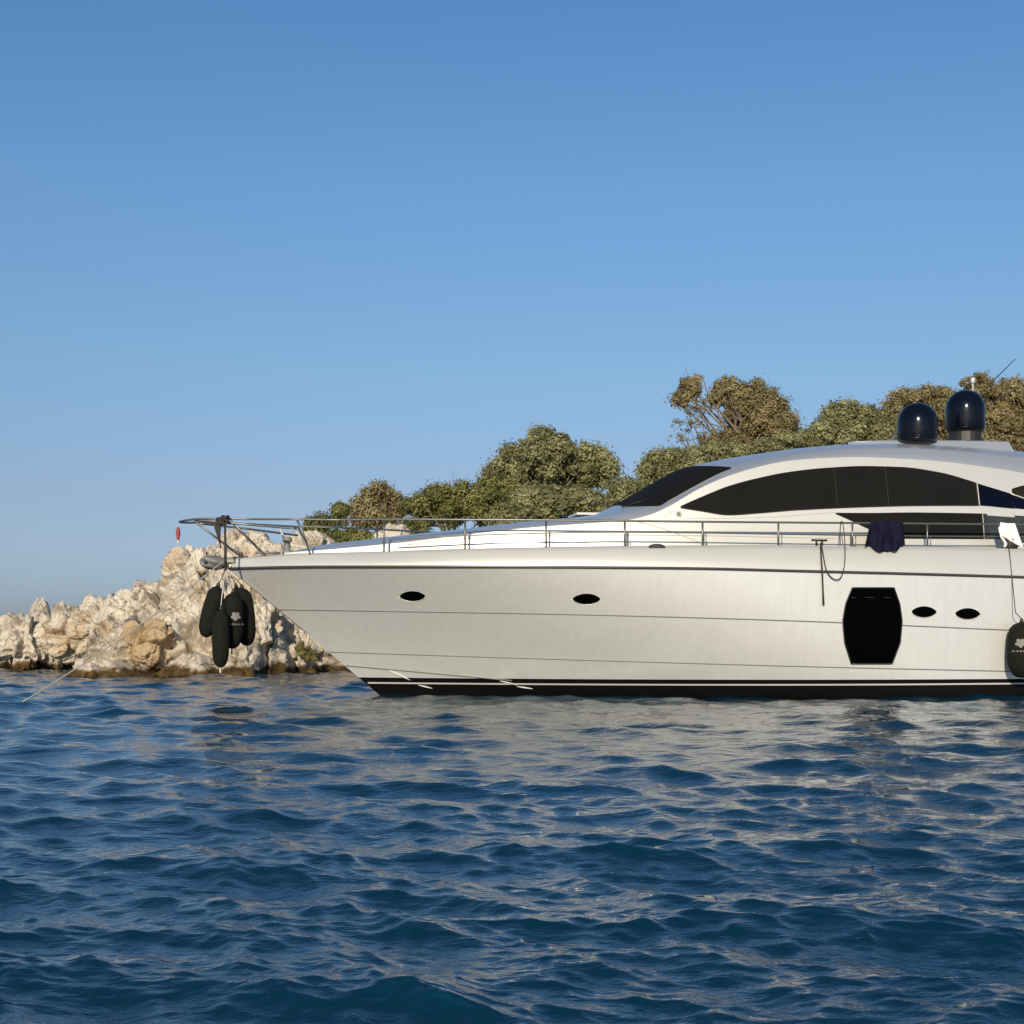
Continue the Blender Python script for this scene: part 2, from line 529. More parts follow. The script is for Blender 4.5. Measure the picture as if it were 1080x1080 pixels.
def ground_z(X, Y):
    """soil height behind the crest"""
    base = np.interp(X, [-17, -12, -8, -4, 2, 8, 16, 30, 40], [0.3, 1.2, 2.6, 3.2, 3.6, 4.2, 5.0, 5.0, 0.0])
    return base * np.interp(Y, [40, 46, 62, 80, 95], [1.0, 1.05, 1.2, 0.8, -0.2])
def build_shore():
    Xs = np.concatenate([np.arange(-21, -17, 0.12), np.arange(-17, -3.2, 0.034), np.arange(-3.2, 44, 0.3)])
    vs = np.concatenate([np.linspace(0, 1, 190), 1 + np.linspace(0, 1, 70)[1:]])
    XX, VV = np.meshgrid(Xs, vs)
    x = XX.ravel(); v = VV.ravel()
    Y0 = front_Y(x)
    Hc = np.interp(x, crX, crZ)
    vf = np.clip(v, 0, 1)
    # first a low ledge then the face
    y = Y0 + (YC - Y0) * (0.10 * vf + 0.90 * vf ** 1.5) + 0.8 * vf
    z = -0.6 + (np.maximum(Hc, -0.5) + 0.6) * (1 - (1 - vf) ** 1.45)
    ledge = (Y0 < 37) * 1.0
    vb = np.clip(v - 1, 0, 1)
    yb = YC + 0.8 + vb ** 1.5 * 60
    zb = np.minimum(ground_z(x, yb), 99)
    t = sstep(0, 0.14, vb)
    z = np.where(v > 1, Hc * (1 - t) * 1.0 + zb * t, z)
    y = np.where(v > 1, yb, y)
    P = np.stack([x, y, z], -1)
    # 3-D rock displacement
    Q = P + 0.28 * np.stack([fbm(P * 0.9, 3, 1), fbm(P * 0.9, 3, 2), fbm(P * 0.9, 3, 3)], -1)
    f1, f2, idv = worley(Q * np.array([0.62, 0.5, 0.7]), 11)
    e1 = sstep(0.0, 0.30, f2 - f1)
    g1, g2, idw = worley(Q * np.array([2.0, 1.6, 2.3]), 23)
    e2 = sstep(0.0, 0.25, g2 - g1)
    h1, h2, _ = worley(Q * 5.0, 31)
    e3 = sstep(0, 0.3, h2 - h1)
    disp = 0.66 * (e1 - 0.6) + 0.55 * (idv - 0.5) + 0.09 * (e2 - 0.5) + 0.12 * (idw - 0.5) + 0.03 * e3 + 0.17 * ridged(Q * np.array([2.2, 2.2, 1.1]), 5, 51, 0.6) - 0.2 + 0.07 * fbm(Q * 5, 4, 61)
    amp = np.where(v > 1, 1 - 0.85 * sstep(0.0, 0.15, v - 1), 1.0) * np.where(v < 1, 0.35 + 0.65 * sstep(0.0, 0.2, v), 1)
    n = np.stack([np.zeros_like(x), -np.cos(vf * 1.25), np.sin(vf * 1.25)], -1)
    n[v > 1] = (0, 0, 1)
    P = P + n * (disp * amp)[:, None]
    P[:, 0] += 0.16 * fbm(Q * 1.3, 4, 71) * amp
    o = np_mesh('terrain', P, grid_faces(len(vs), len(Xs)), M['rock'], smooth=False)
    tag(o, 'rocky limestone islet shore', None, None, 'structure')
build_shore()

def rock_geo(c, rad, seed, sub=5, rough=1.0):
    bm = bmesh.new()
    bmesh.ops.create_icosphere(bm, subdivisions=sub, radius=1.0)
    bm.verts.ensure_lookup_table()
    V = np.array([v.co[:] for v in bm.verts])
    Fc = np.array([[v.index for v in f.verts] for f in bm.faces])
    bm.free()
    U = V.copy()
    V = np.sign(V) * np.abs(V) ** 0.82          # squarer than a ball
    P = V * np.array(rad) + seed * 13.7
    Q = P + 0.2 * np.stack([fbm(P * 1.1, 3, seed), fbm(P * 1.1, 3, seed + 1), fbm(P * 1.1, 3, seed + 2)], -1)
    f1, f2, idv = worley(Q * 0.95, seed)
    g1, g2, idw = worley(Q * 3.0, seed + 5)
    m = float(np.mean(rad))
    d = rough * (0.42 * (sstep(0, 0.28, f2 - f1) - 0.7) + 0.38 * (idv - 0.5) + 0.05 * (sstep(0, .25, g2 - g1) - .5) + 0.08 * (idw - 0.5) + 0.15 * ridged(Q * np.array([2.6, 2.6, 1.4]), 5, seed, 0.6) - 0.12 + 0.06 * fbm(Q * 7, 4, seed))
    P = V * np.array(rad) + U * d[:, None] * min(1.0, m)
    return P + np.array(c), Fc

def boulder(px, py, Y, wpx, hpx, depth, label, seed, mat='rock', rot=0, sub=5):
    c = at(px, py, Y)
    k = Y / F
    P, Fc = rock_geo((0, 0, 0), (wpx * k / 2, depth / 2, hpx * k / 2), seed, sub)
    ca, sa = math.cos(rot), math.sin(rot)
    P = np.stack([P[:, 0] * ca + P[:, 2] * sa, P[:, 1], -P[:, 0] * sa + P[:, 2] * ca], -1)
    o = np_mesh('boulder', P, Fc, M[mat], smooth=False)
    o.location = c
    tag(o, label, 'boulder', 'limestone boulders along the shore')
    return o
boulder(27, 676, 40.2, 44, 56, 1.6, 'leftmost craggy pale boulder standing at the far left tip of the rocks', 3, sub=6)
boulder(66, 672, 40.0, 42, 58, 1.6, 'second craggy boulder from the left tip with a pointed top', 4, sub=6)
boulder(112, 662, 39.6, 56, 54, 1.8, 'rounded grey beige boulder between the craggy left stacks and the ochre rock', 5, sub=6)
boulder(152, 644, 40.0, 52, 44, 1.8, 'pale boulder on the ridge above the ochre rock', 6, sub=6)
boulder(160, 677, 36.4, 50, 42, 1.6, 'smooth ochre yellow boulder low on the rocks', 8, 'rock_warm', 0.2, sub=6)
boulder(206, 604, 40.6, 56, 54, 1.8, 'large rounded beige boulder on top of the rocks behind the anchor', 9, sub=6)
boulder(196, 655, 38.0, 52, 56, 1.4, 'broad pale boulder to the left of the hanging fenders', 10, sub=6)
boulder(258, 582, 42.6, 54, 36, 1.8, 'pinkish beige block seen under the bow rail', 12, 'rock', sub=6)
boulder(327, 580, 44.0, 46, 30, 1.6, 'flat pinkish slab of rock under the small dark bush', 13, sub=5)
boulder(414, 570, 45.0, 36, 26, 1.4, 'small whitish rock showing above the foredeck', 14, sub=5)
boulder(262, 672, 37.4, 70, 56, 1.6, 'wide cracked boulder low behind the hanging fenders', 15, sub=6)
boulder(306, 690, 38.6, 56, 34, 1.4, 'low boulder at the waterline beside the stem of the yacht', 16, sub=5)

# ------------------------------------------------------------------ TREES
def leaf_cloud(clumps, n_per, size, rng, droop=0.0, stretch=1.0):
    """leaf-sized quads in clump volumes; clumps (x,y,z,r)"""
    C = np.array(clumps)
    cnt = np.maximum(8, (1.1 * n_per * (C[:, 3] / C[:, 3].mean()) ** 2).astype(int))
    idx = np.repeat(np.arange(len(C)), cnt)
    n = len(idx)
    d = rng.normal(size=(n, 3)); d /= np.linalg.norm(d, axis=1)[:, None]
    # bumpy clumps: shell radius modulated
    rr = C[idx, 3] * (0.35 + 0.65 * rng.random(n) ** 0.5) * (1 + 0.42 * rng.normal(size=n))
    p = C[idx, :3] + d * rr[:, None] * np.array([1, 1, 0.85])
    nrm = d * 0.9 + rng.normal(size=(n, 3)) * 0.34 + np.array([0, -0.15, 0.2])
    nrm /= np.linalg.norm(nrm, axis=1)[:, None]
    a = np.cross(nrm, rng.normal(size=(n, 3))); a /= np.linalg.norm(a, axis=1)[:, None]
    b = np.cross(nrm, a)
    s = 0.62 * size * (0.55 + 0.9 * rng.random(n))
    L = a * (s * 0.62 * stretch)[:, None]; Wd = b * (s * 0.34)[:, None]
    V = np.stack([p - L, p + Wd - L * 0.1, p + L, p - Wd + L * 0.1], 1).reshape(-1, 3)
    Fq = np.arange(n * 4).reshape(-1, 4)
    ct = rng.random(len(C))
    tint = np.clip(0.15 + 0.5 * ct[idx] + 0.22 * rng.random(n) + 0.08 * rng.normal(size=n), 0, 1)
    return V, Fq, np.repeat(tint, 4)

def wood_geo(base, forks, rng, r0, tf=0.35):
    """trunk from base with limbs reaching each target in forks"""
    geos = []
    base = np.array(base)
    top = np.mean([f for f in forks], axis=0)
    trunk_top = base + (top - base) * tf
    k = [base + (trunk_top - base) * t + rng.normal(size=3) * 0.05 * (1 if 0 < t < 1 else 0) for t in (0, 0.33, 0.66, 1)]
    geos.append(tube_geo([Vector(q) for q in k], [r0, r0 * 0.85, r0 * 0.75, r0 * 0.65], 8))
    for f in forks:
        f = np.array(f)
        st = base + (trunk_top - base) * (0.55 + 0.45 * rng.random())
        pts = []
        m1 = st + (f - st) * 0.35 + np.array([0, 0, 0.12 * np.linalg.norm(f - st)]) * rng.normal() + rng.normal(size=3) * 0.08
        m2 = st + (f - st) * 0.7 + rng.normal(size=3) * 0.12
        pts = [Vector(st), Vector(m1), Vector(m2), Vector(f)]
        r = r0 * 0.38
        geos.append(tube_geo(pts, [r, r * 0.7, r * 0.42, r * 0.15], 5, False))
        for q in range(3):
            e = f + rng.normal(size=3) * 0.35
            geos.append(tube_geo([Vector(m2), Vector((m2 + e) / 2 + rng.normal(size=3) * 0.06), Vector(e)], [r * 0.35, r * 0.2, r * 0.07], 4, False))
    return join(*geos)

def tree(name, label, Y, lobes, mat, seed, base_px, leaf=0.15, dens=260, group='trees and shrubs on the islet', clump=0.42, depthf=1.0, ncl=34, cat='tree', trunk_r=0.16, thin=0, tf=0.35, limbs=()):
    """lobes: (px, py, half width px, half height px) ellipses of the crown"""
    rng = np.random.default_rng(seed)
    k = Y / F
    bx = (base_px - 540) * k
    gz = float(ground_z(np.array([bx]), np.array([Y]))[0]) - 0.15
    root = empty(name, (bx, Y, gz), label, cat, group)
    clumps, forks = [], []
    for (px, py, hw, hh) in lobes:
        c = np.array(at(px, py, Y)) + np.array([0, rng.normal() * 0.3, 0])
        rx, rz = hw * k, hh * k
        ry = rx * depthf * 0.9
        n = max(6, int(2.3 * ncl * (rx * rz) / 2.2))
        cr = 0.72 * clump * min(1.0, 0.55 + 0.45 * min(rx, rz))
        for i in range(n):
            d = rng.normal(size=3); d /= np.linalg.norm(d)
            q = 0.25 + 0.75 * rng.random() ** 0.4 if not thin else 0.2 + 0.8 * rng.random() ** 0.6
            p = c + d * np.array([max(rx - cr * .6, .1), max(ry - cr * .6, .1), max(rz - cr * .6, .1)]) * q
            clumps.append((*p, cr * (0.4 + 1.0 * rng.random())))
        m = max(2, int(3 * rx))
        for i in range(m):
            cl = clumps[-1 - rng.integers(0, n)]
            forks.append(cl[:3])
    V, Fq, tint = leaf_cloud(clumps, dens, leaf, rng)
    V = V - np.array([bx, Y, gz])
    np_mesh('crown', V, Fq, M[mat], root, smooth=False, attr={'tint': tint})
    v, f = wood_geo((bx, Y, gz), forks, rng, trunk_r, tf)
    for lb in limbs:
        pts = [at(a, b, Y - 0.25 + 0.1 * k_) for k_, (a, b) in enumerate(lb[1])]
        v2, f2 = tube_geo(pts, [lb[0] * (1 - 0.8 * k_ / (len(pts) - 1)) for k_ in range(len(pts))], 6, False)
        v, f = join((v, f), (v2, f2))
    v = [q - Vector((bx, Y, gz)) for q in v]
    mesh_obj('trunk', v, f, M['bark'], root, smooth=True)
    return root

T = tree
T('round_shrub', 'small dark green round bush at the left end of the trees', 47, [(333, 556, 18, 17), (345, 566, 22, 12)], 'leaf_green', 21, 335, 0.12, 330, ncl=46, cat='shrub', trunk_r=0.06)
T('small_conifer', 'small dark pointed conifer left of the brownish bushy tree', 50, [(357, 548, 12, 14), (362, 537, 7, 9)], 'leaf_green', 22, 360, 0.12, 320, ncl=60, clump=0.3, trunk_r=0.07)
T('bushy_tree', 'brownish bushy tree with a pointed top left of the green thicket', 52, [(402, 532, 30, 24), (402, 516, 17, 12), (384, 540, 20, 20)], 'leaf_brown', 23, 400, 0.14, 300, ncl=40)
T('low_thicket', 'low green thicket directly above the foredeck beside the pinkish slab', 47, [(365, 567, 34, 13), (400, 570, 30, 12), (425, 560, 30, 14)], 'leaf_green', 24, 385, 0.12, 300, ncl=44, cat='shrub', trunk_r=0.06)
T('wide_shrub', 'wide bright green shrub between the brownish tree and the big round olive tree', 51, [(468, 532, 40, 24), (500, 528, 34, 24), (445, 540, 26, 20)], 'leaf_green', 25, 480, 0.14, 300, ncl=40, cat='shrub')
T('olive_tree', 'big round olive tree with a broad dome crown standing clear of its neighbours', 56, [(578, 484, 54, 32), (545, 498, 36, 26), (618, 496, 34, 30), (585, 510, 50, 26)], 'leaf_olive', 26, 582, 0.16, 300, ncl=34)
T('wide_shrub', 'wide pale olive shrub in front of the big round tree', 50, [(590, 536, 52, 28), (555, 542, 40, 26), (625, 530, 24, 22)], 'leaf_olive', 27, 592, 0.14, 290, ncl=40, cat='shrub')
T('wide_shrub', 'dark green shrub in the gap at the left foot of the big round tree', 52, [(520, 520, 26, 24), (512, 538, 30, 18)], 'leaf_green', 38, 518, 0.14, 290, ncl=42, cat='shrub', trunk_r=0.08)
T('wide_shrub', 'low olive shrub filling the dip left of the windscreen', 53, [(665, 522, 26, 20), (690, 512, 30, 24), (650, 540, 20, 22)], 'leaf_olive', 28, 672, 0.14, 290, ncl=40, cat='shrub', trunk_r=0.08)
T('wide_shrub', 'pale olive shrub behind the top of the windscreen', 54, [(712, 492, 36, 22), (745, 486, 34, 18), (690, 500, 20, 18)], 'leaf_olive', 29, 715, 0.14, 290, ncl=40, cat='shrub', trunk_r=0.08)
# the windswept tree with its bare limbs on the left
T('windswept_tree', 'tall windswept tree with bare limbs on its left side, highest crown of the islet', 58,
  [(727, 407, 15, 17), (720, 419, 12, 10), (768, 410, 24, 19), (796, 420, 27, 22), (815, 440, 27, 26), (790, 450, 26, 24), (826, 456, 20, 20), (775, 432, 18, 16), (765, 466, 28, 14)],
  'leaf_brown', 30, 790, 0.15, 260, ncl=44, clump=0.38, thin=1, trunk_r=0.2, tf=0.72,
  limbs=[(0.075, [(795, 485), (778, 455), (758, 432), (745, 412), (741, 396)]), (0.055, [(788, 478), (764, 452), (744, 432), (728, 420), (719, 410)]), (0.045, [(765, 452), (752, 425), (756, 408)]),
         (0.045, [(780, 462), (772, 435), (775, 412)]), (0.03, [(744, 432), (730, 428), (718, 432), (708, 430)]), (0.035, [(764, 452), (742, 444), (722, 446), (708, 456)]), (0.025, [(742, 444), (728, 452), (716, 464)]), (0.03, [(776, 464), (752, 460), (730, 464), (710, 466)])])
T('sparse_tree', 'thin dead looking grey branches leaning left below the windswept crown', 57.5,
  [(724, 448, 20, 9), (717, 462, 16, 6), (748, 458, 18, 11), (738, 430, 22, 12)], 'leaf_brown', 31, 775, 0.10, 16, ncl=90, clump=0.22, thin=1, trunk_r=0.09, tf=0.7)
T('wide_shrub', 'low olive scrub along the top of the cabin roof', 55, [(790, 474, 40, 12), (835, 468, 34, 13), (868, 462, 26, 14)], 'leaf_olive', 32, 815, 0.14, 290, ncl=48, cat='shrub', trunk_r=0.08)
T('olive_tree', 'yellowish olive tree just left of the radar domes', 56, [(898, 440, 34, 18), (885, 448, 28, 20), (925, 450, 24, 22), (900, 462, 46, 20)], 'leaf_olive', 33, 900, 0.15, 290, ncl=38)
T('bushy_tree', 'brownish tree behind the radar domes', 59, [(975, 420, 34, 16), (955, 435, 26, 22), (995, 435, 34, 26), (975, 455, 44, 22)], 'leaf_brown', 34, 975, 0.16, 290, ncl=38)
T('bushy_tree', 'tall brownish tree right of the radar domes at the right edge', 60, [(1032, 410, 26, 16), (1062, 418, 34, 20), (1040, 440, 40, 32), (1085, 445, 40, 34), (1060, 470, 50, 26)], 'leaf_brown', 35, 1055, 0.16, 290, ncl=36)
T('bushy_tree', 'green brown tree beyond the stern, farthest right', 61, [(1130, 420, 40, 24), (1120, 450, 50, 32), (1175, 440, 40, 34)], 'leaf_green', 36, 1135, 0.17, 220, ncl=30)
T('grass_tuft', 'yellow green tuft growing on the rocks beside the stem of the yacht', 37.4, [(318, 685, 10, 10), (326, 691, 12, 7)], 'leaf_grass', 37, 318, 0.08, 200, ncl=120, clump=0.16, cat='plant', group='plants low on the rocks', trunk_r=0.03)

# ------------------------------------------------------------------ YACHT
PSI = R(8.0)
YB = 25.5
XB = (240 - 540) / F * YB
A_ = Vector((math.cos(PSI), math.sin(PSI), 0))      # aft
P_ = Vector((math.sin(PSI), -math.cos(PSI), 0))     # port, the side we see
O_ = Vector((XB, YB, 0))
SLEN = 20.5
def BW(s, w, z):
    return O_ + A_ * s + P_ * w + Vector((0, 0, z))
yacht = empty('motor_yacht', O_, 'long silver white motor yacht with dark windows and black waterline', 'yacht')
def BL(s, w, z):           # yacht-local point (the empty sits at O_)
    return A_ * s + P_ * w + Vector((0, 0, z))

STEM_Z = 2.33
def s0(z):
    return 2.72 * (1 - z / STEM_Z) if z > -0.2 else 2.72 * (1 + 0.2 / STEM_Z) + (-0.2 - z) * 3.0
def hullw(s, z):
    zf = max(-0.1, min(1.05, z / 2.3))
    Bm = 2.32 + 0.26 * max(zf, 0) ** 0.9
    L = 10.2 - 1.4 * zf
    p = 1.75 + 0.8 * zf
    u = max(0.0, min(1.0, (s - s0(z)) / L))
    b = Bm * (1 - (1 - u) ** p)
    if s > 10: b *= 1 - 0.05 * ((s - 10) / 10.5) ** 2
    if z < 0: b *= max(0.0, 1 - (z / -0.75) ** 1.5 * 0.9)
    return b
def solve(px, py, wf):
    """point of the photograph carried onto the port surface w = wf(s, z): returns s, w, z"""
    w = 1.5
    s = z = 0
    for _ in range(60):
        # line through camera: X = kx*Y ; find Y where the lateral offset = w
        kx = (px - 540) / F
        # X = XB + s cos + w sin ; Y = YB + s sin - w cos
        # XB + s c + w sn = kx (YB + s sn - w c)
        c, sn = math.cos(PSI), math.sin(PSI)
        s = (kx * (YB - w * c) - XB - w * sn) / (c - kx * sn)
        Y = YB + s * sn - w * c
        z = CAMH + (HY - py) / F * Y
        w2 = wf(s, z)
        w = 0.5 * w + 0.5 * w2
    return s, w, z
def table(pts, wf):
    r = [solve(px, py, wf) for px, py in pts]
    ss = np.array([q[0] for q in r]); zz = np.array([q[2] for q in r])
    o = np.argsort(ss)
    ss, zz = ss[o], zz[o]
    # monotone smooth: evaluate by Catmull-like averaging
    def f(s):
        s = float(s)
        if s <= ss[0]: return float(zz[0] + (zz[1] - zz[0]) / (ss[1] - ss[0]) * (s - ss[0])) if f.ext else float(zz[0])
        if s >= ss[-1]: return float(zz[-1] + (zz[-1] - zz[-2]) / (ss[-1] - ss[-2]) * (s - ss[-1])) if f.ext else float(zz[-1])
        i = int(np.searchsorted(ss, s) - 1)
        i = max(0, min(len(ss) - 2, i))
        h = ss[i + 1] - ss[i]
        t = (s - ss[i]) / h
        def sl(j):
            if j <= 0: return (zz[1] - zz[0]) / (ss[1] - ss[0])
            if j >= len(ss) - 1: return (zz[-1] - zz[-2]) / (ss[-1] - ss[-2])
            a = (zz[j] - zz[j - 1]) / (ss[j] - ss[j - 1]); b = (zz[j + 1] - zz[j]) / (ss[j + 1] - ss[j])
            if a * b <= 0: return 0.0
            return 2 * a * b / (a + b)
        m0, m1 = sl(i), sl(i + 1)
        return float((2*t**3-3*t**2+1)*zz[i] + (t**3-2*t**2+t)*h*m0 + (-2*t**3+3*t**2)*zz[i+1] + (t**3-t**2)*h*m1)
    f.ext = True
    return f

z_rub = table([(241, 600), (300, 598.5), (420, 598), (600, 598.5), (740, 600), (840, 602.5), (960, 605.5), (1080, 609), (1300, 617)], hullw)
z_g1 = table([(300, 643), (400, 644.5), (600, 648), (840, 655), (1060, 664.5), (1250, 672)], hullw)
z_g2 = table([(345, 687.5), (400, 689.3), (660, 697.5), (860, 703.3), (1060, 708), (1250, 712)], hullw)
z_g3 = table([(358, 701.5), (400, 705), (510, 715), (640, 727), (800, 740)], hullw)
z_dk = table([(241, 589.5), (300, 584.5), (330, 583), (405, 581), (493, 578), (576, 576.5), (659, 575.5), (741, 575), (821, 574.7), (900, 576), (978, 576), (1080, 578.5), (1300, 584)], hullw)

def tum(s):   # inward lean of the bulwark between rub rail and deck edge
    return min(0.17, 0.05 + 0.05 * s)
def deckw(s):
    return max(0.0, hullw(s, min(z_rub(s), STEM_Z)) - tum(s) * max(0.0, min(1.0, s / 0.5)))

def stem_start(f):
    s = 0.5
    for _ in range(40): s = 0.5 * s + 0.5 * (s0(f(s)) + 0.03)
    return s
def build_hull():
    nu = 170
    us = np.linspace(0, 1, nu) ** 1.35
    zrows = [-0.7, -0.55, -0.4, -0.25, -0.1, 0.0, 0.09, 0.17, 0.19, 0.24, 0.3, 0.33]
    fr = np.linspace(0, 1, 46)[1:]
    nz0 = len(zrows)
    V = {1: [], -1: []}
    rows = nz0 + len(fr)
    for side in (1, -1):
        for i in range(rows):
            for u in us:
                if i < nz0:
                    z = zrows[i]; sa = s0(z)
                    s = sa + (SLEN - sa) * u
                else:
                    f = fr[i - nz0]
                    z = 0.33 + (STEM_Z - 0.33) * f
                    sa = s0(z)
                    s = sa + (SLEN - sa) * u
                    z = 0.33 + (z_rub(max(s, 0.0)) - 0.33) * f
                    if u == 0: z = 0.33 + (STEM_Z - 0.33) * f
                w = hullw(s, z) if u > 0 else 0.0
                V[side].append(BL(s, side * w, z))
    VV = V[1] + V[-1]
    n = rows * nu
    f1 = grid_faces(rows, nu)
    f2 = grid_faces(rows, nu)[:, ::-1] + n
    faces = [tuple(q) for q in f1] + [tuple(q) for q in f2]
    # transom
    for i in range(rows - 1):
        a = i * nu + nu - 1; b = (i + 1) * nu + nu - 1
        faces.append((a, a + n, b + n, b))
    me_o = mesh_obj('hull', VV, faces, [M['hull'], M['boot_black']], yacht, smooth=True)
    for p in me_o.data.polygons:
        zc = sum(VV[i].z for i in p.vertices) / len(p.vertices)
        if zc < 0.318: p.material_index = 1
    return me_o
build_hull()

def strip(name, f_lo, f_hi, sa, sb, mat, off=0.004, side=1, n=140, wf=hullw, nv=2, parent=None, cosv=False, smooth=True):
    """a patch lying on the surface w=wf(s,z), between two height curves"""
    V = []
    for i in range(n):
        s = sa + (sb - sa) * i / (n - 1)
        lo, hi = f_lo(s), f_hi(s)
        for j in range(nv):
            t = j / (nv - 1)
            if cosv: t = math.sin(t * math.pi / 2)
            z = lo + (hi - lo) * t
            w = wf(s, z)
            V.append(BL(s, side * (w + off) if w > 1e-4 else 0, z + (off if cosv else 0)))
    Fc = [tuple(q) for q in grid_faces(n, nv)]
    if side > 0: Fc = [tuple(reversed(q)) for q in Fc]
    return mesh_obj(name, V, Fc, mat, parent or yacht, smooth=smooth)

def curve_tube(name, pts, r, mat, parent=None, n=6):
    return tube(name, pts, r, mat, parent or yacht, n)

def surf_line(f, sa, sb, side, n=90, off=0.0, wf=hullw):
    out = []
    for i in range(n):
        s = sa + (sb - sa) * i / (n - 1)
        z = f(s)
        out.append(BL(s, side * (wf(s, z) + off), z))
    return out

for side in (1, -1):
    # white line in the black boot top
    strip('boot_stripe', lambda s: 0.212 + 0.0015 * s, lambda s: 0.240 + 0.0015 * s, s0(0.22) + 0.04, SLEN, M['boot_white'], 0.005, side)
    # rub rail, grooves and chine
    curve_tube('rub_rail', surf_line(lambda s: z_rub(s) + 0.005, 0.02, SLEN, side, 120, 0.004), 0.026, M['rub'])
    g = z_g1
    curve_tube('hull_groove', surf_line(g, stem_start(g), SLEN, side, 120, -0.002), 0.011, M['seam'], n=5)
    curve_tube('hull_groove', surf_line(z_g2, stem_start(z_g2), SLEN, side, 120, -0.002), 0.010, M['seam'], n=5)
    sa = stem_start(z_g3)
    sb = solve(540, 718, hullw)[0]
    curve_tube('chine_rail', surf_line(z_g3, sa, sb, side, 50, 0.0), 0.013, M['seam'], n=5)

# spray rails near the bow: their sun glints laid on as short pale strips
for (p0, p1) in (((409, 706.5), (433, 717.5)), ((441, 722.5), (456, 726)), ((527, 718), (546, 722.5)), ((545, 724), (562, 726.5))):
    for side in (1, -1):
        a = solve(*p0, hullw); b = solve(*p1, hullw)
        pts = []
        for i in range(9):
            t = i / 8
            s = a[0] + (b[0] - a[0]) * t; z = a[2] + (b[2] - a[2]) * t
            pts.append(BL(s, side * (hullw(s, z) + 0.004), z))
        curve_tube('spray_rail_glint', pts, [0.004 + 0.012 * math.sin(math.pi * (0.05 + 0.9 * k_ / 8)) for k_ in range(9)], M['boot_white'])

# bulwark from rub rail to deck edge and the deck itself
def build_bulwark(side):
    n, m = 170, 7
    V = []
    for i in range(n):
        s = 0.0 + SLEN * (i / (n - 1)) ** 1.4
        zr, zd = z_rub(s), z_dk(s)
        wb = hullw(s, min(zr, STEM_Z)); wd = deckw(s)
        if i == 0: wb = wd = 0
        for j in range(m):
            t = j / (m - 1)
            w = wb + (wd - wb) * t ** 1.5
            V.append(BL(s - 0.02 * (1 - t) if i else -0.02, side * w, zr + (zd - zr) * t))
        V.append(BL(s, side * max(wd - 0.05, 0), zd + 0.012))
        V.append(BL(s, side * max(wd - 0.09, 0), zd - 0.02))
        V.append(BL(s, 0, zd - 0.02 + 0.0))
    mm = m + 3
    Fc = [tuple(q) for q in grid_faces(n, mm)]
    if side > 0: Fc = [tuple(reversed(q)) for q in Fc]
    return mesh_obj('bulwark', V, Fc, M['white'], yacht, smooth=True)
for side in (1, -1): build_bulwark(side)
# small nose block closing the bow
v, f = tube_geo([BL(-0.03, 0, STEM_Z + 0.02), BL(-0.02, 0, z_dk(0) + 0.0)], [0.045, 0.035], 12)
mesh_obj('bow_cap', v, f, M['white'], yacht, True)

# --- superstructure: sections made of a side wall, a bevel and a crown
def wc(s):   # foot of the cabin side
    return max(0.0, deckw(s) - 0.40 * min(1, s / 3.0) - 0.03)
def w_guess(extra):
    return lambda s, z: max(0.02, wc(s) - extra)
z_1 = table([(300, 583.6), (360, 579), (430, 572), (500, 563.5), (560, 557), (620, 552.5), (660, 549), (685, 543), (705, 534), (740, 514), (780, 498), (830, 486), (870, 482.5), (915, 481.5), (960, 483.5), (1000, 486.5), (1030, 490.5), (1064, 495.5), (1080, 498.5), (1170, 513)], w_guess(0.25))
z_2 = table([(300, 583.0), (360, 577.5), (430, 569), (500, 560.5), (560, 553.5), (620, 548), (660, 541.5), (685, 537), (700, 531), (735, 513), (772, 495.5), (820, 483), (850, 478), (900, 473.5), (960, 472.5), (1000, 475), (1040, 478.5), (1080, 483), (1170, 497)], w_guess(0.50))
def w_c(s, z): return 0.35
z_T = table([(300, 582.0), (345, 573), (400, 566.5), (460, 560), (500, 556), (560, 549), (620, 543.5), (640, 537), (660, 527), (690, 510), (718, 495), (735, 489.5), (765, 483), (800, 477.5), (850, 471), (900, 467.5), (940, 467), (990, 468), (1040, 471.5), (1080, 475), (1150, 485)], w_c)
S_CAB0 = solve(300, 582, w_c)[0]
S_CAB1 = solve(1064, 520, w_guess(0.3))[0]
sW = solve(1165, 500, w_guess(0.3))[0]
def lines(s):
    zd = z_dk(s) - 0.03
    a = max(z_1(s), zd + 0.02)
    b = max(z_2(s), a + 0.015)
    t = max(z_T(s), b + 0.02)
    return zd, a, b, t
def cabw(s, z):
    zd, a, b, t = lines(s)
    w0 = wc(s)
    h = a - zd
    w1 = max(0.02, w0 - 0.20 * h)
    w2 = max(0.01, w1 - (0.12 + 0.45 * (b - a)))
    if z <= a:
        q = max(0, (z - zd) / h)
        return w0 + (w1 - w0) * (0.35 * q + 0.65 * q * q)
    if z <= b:
        q = (z - a) / (b - a)
        return w1 + (w2 - w1) * q ** 1.3
    q = min(1.0, (z - b) / (t - b))
    return w2 * (1 - q ** 1.25) ** 0.62
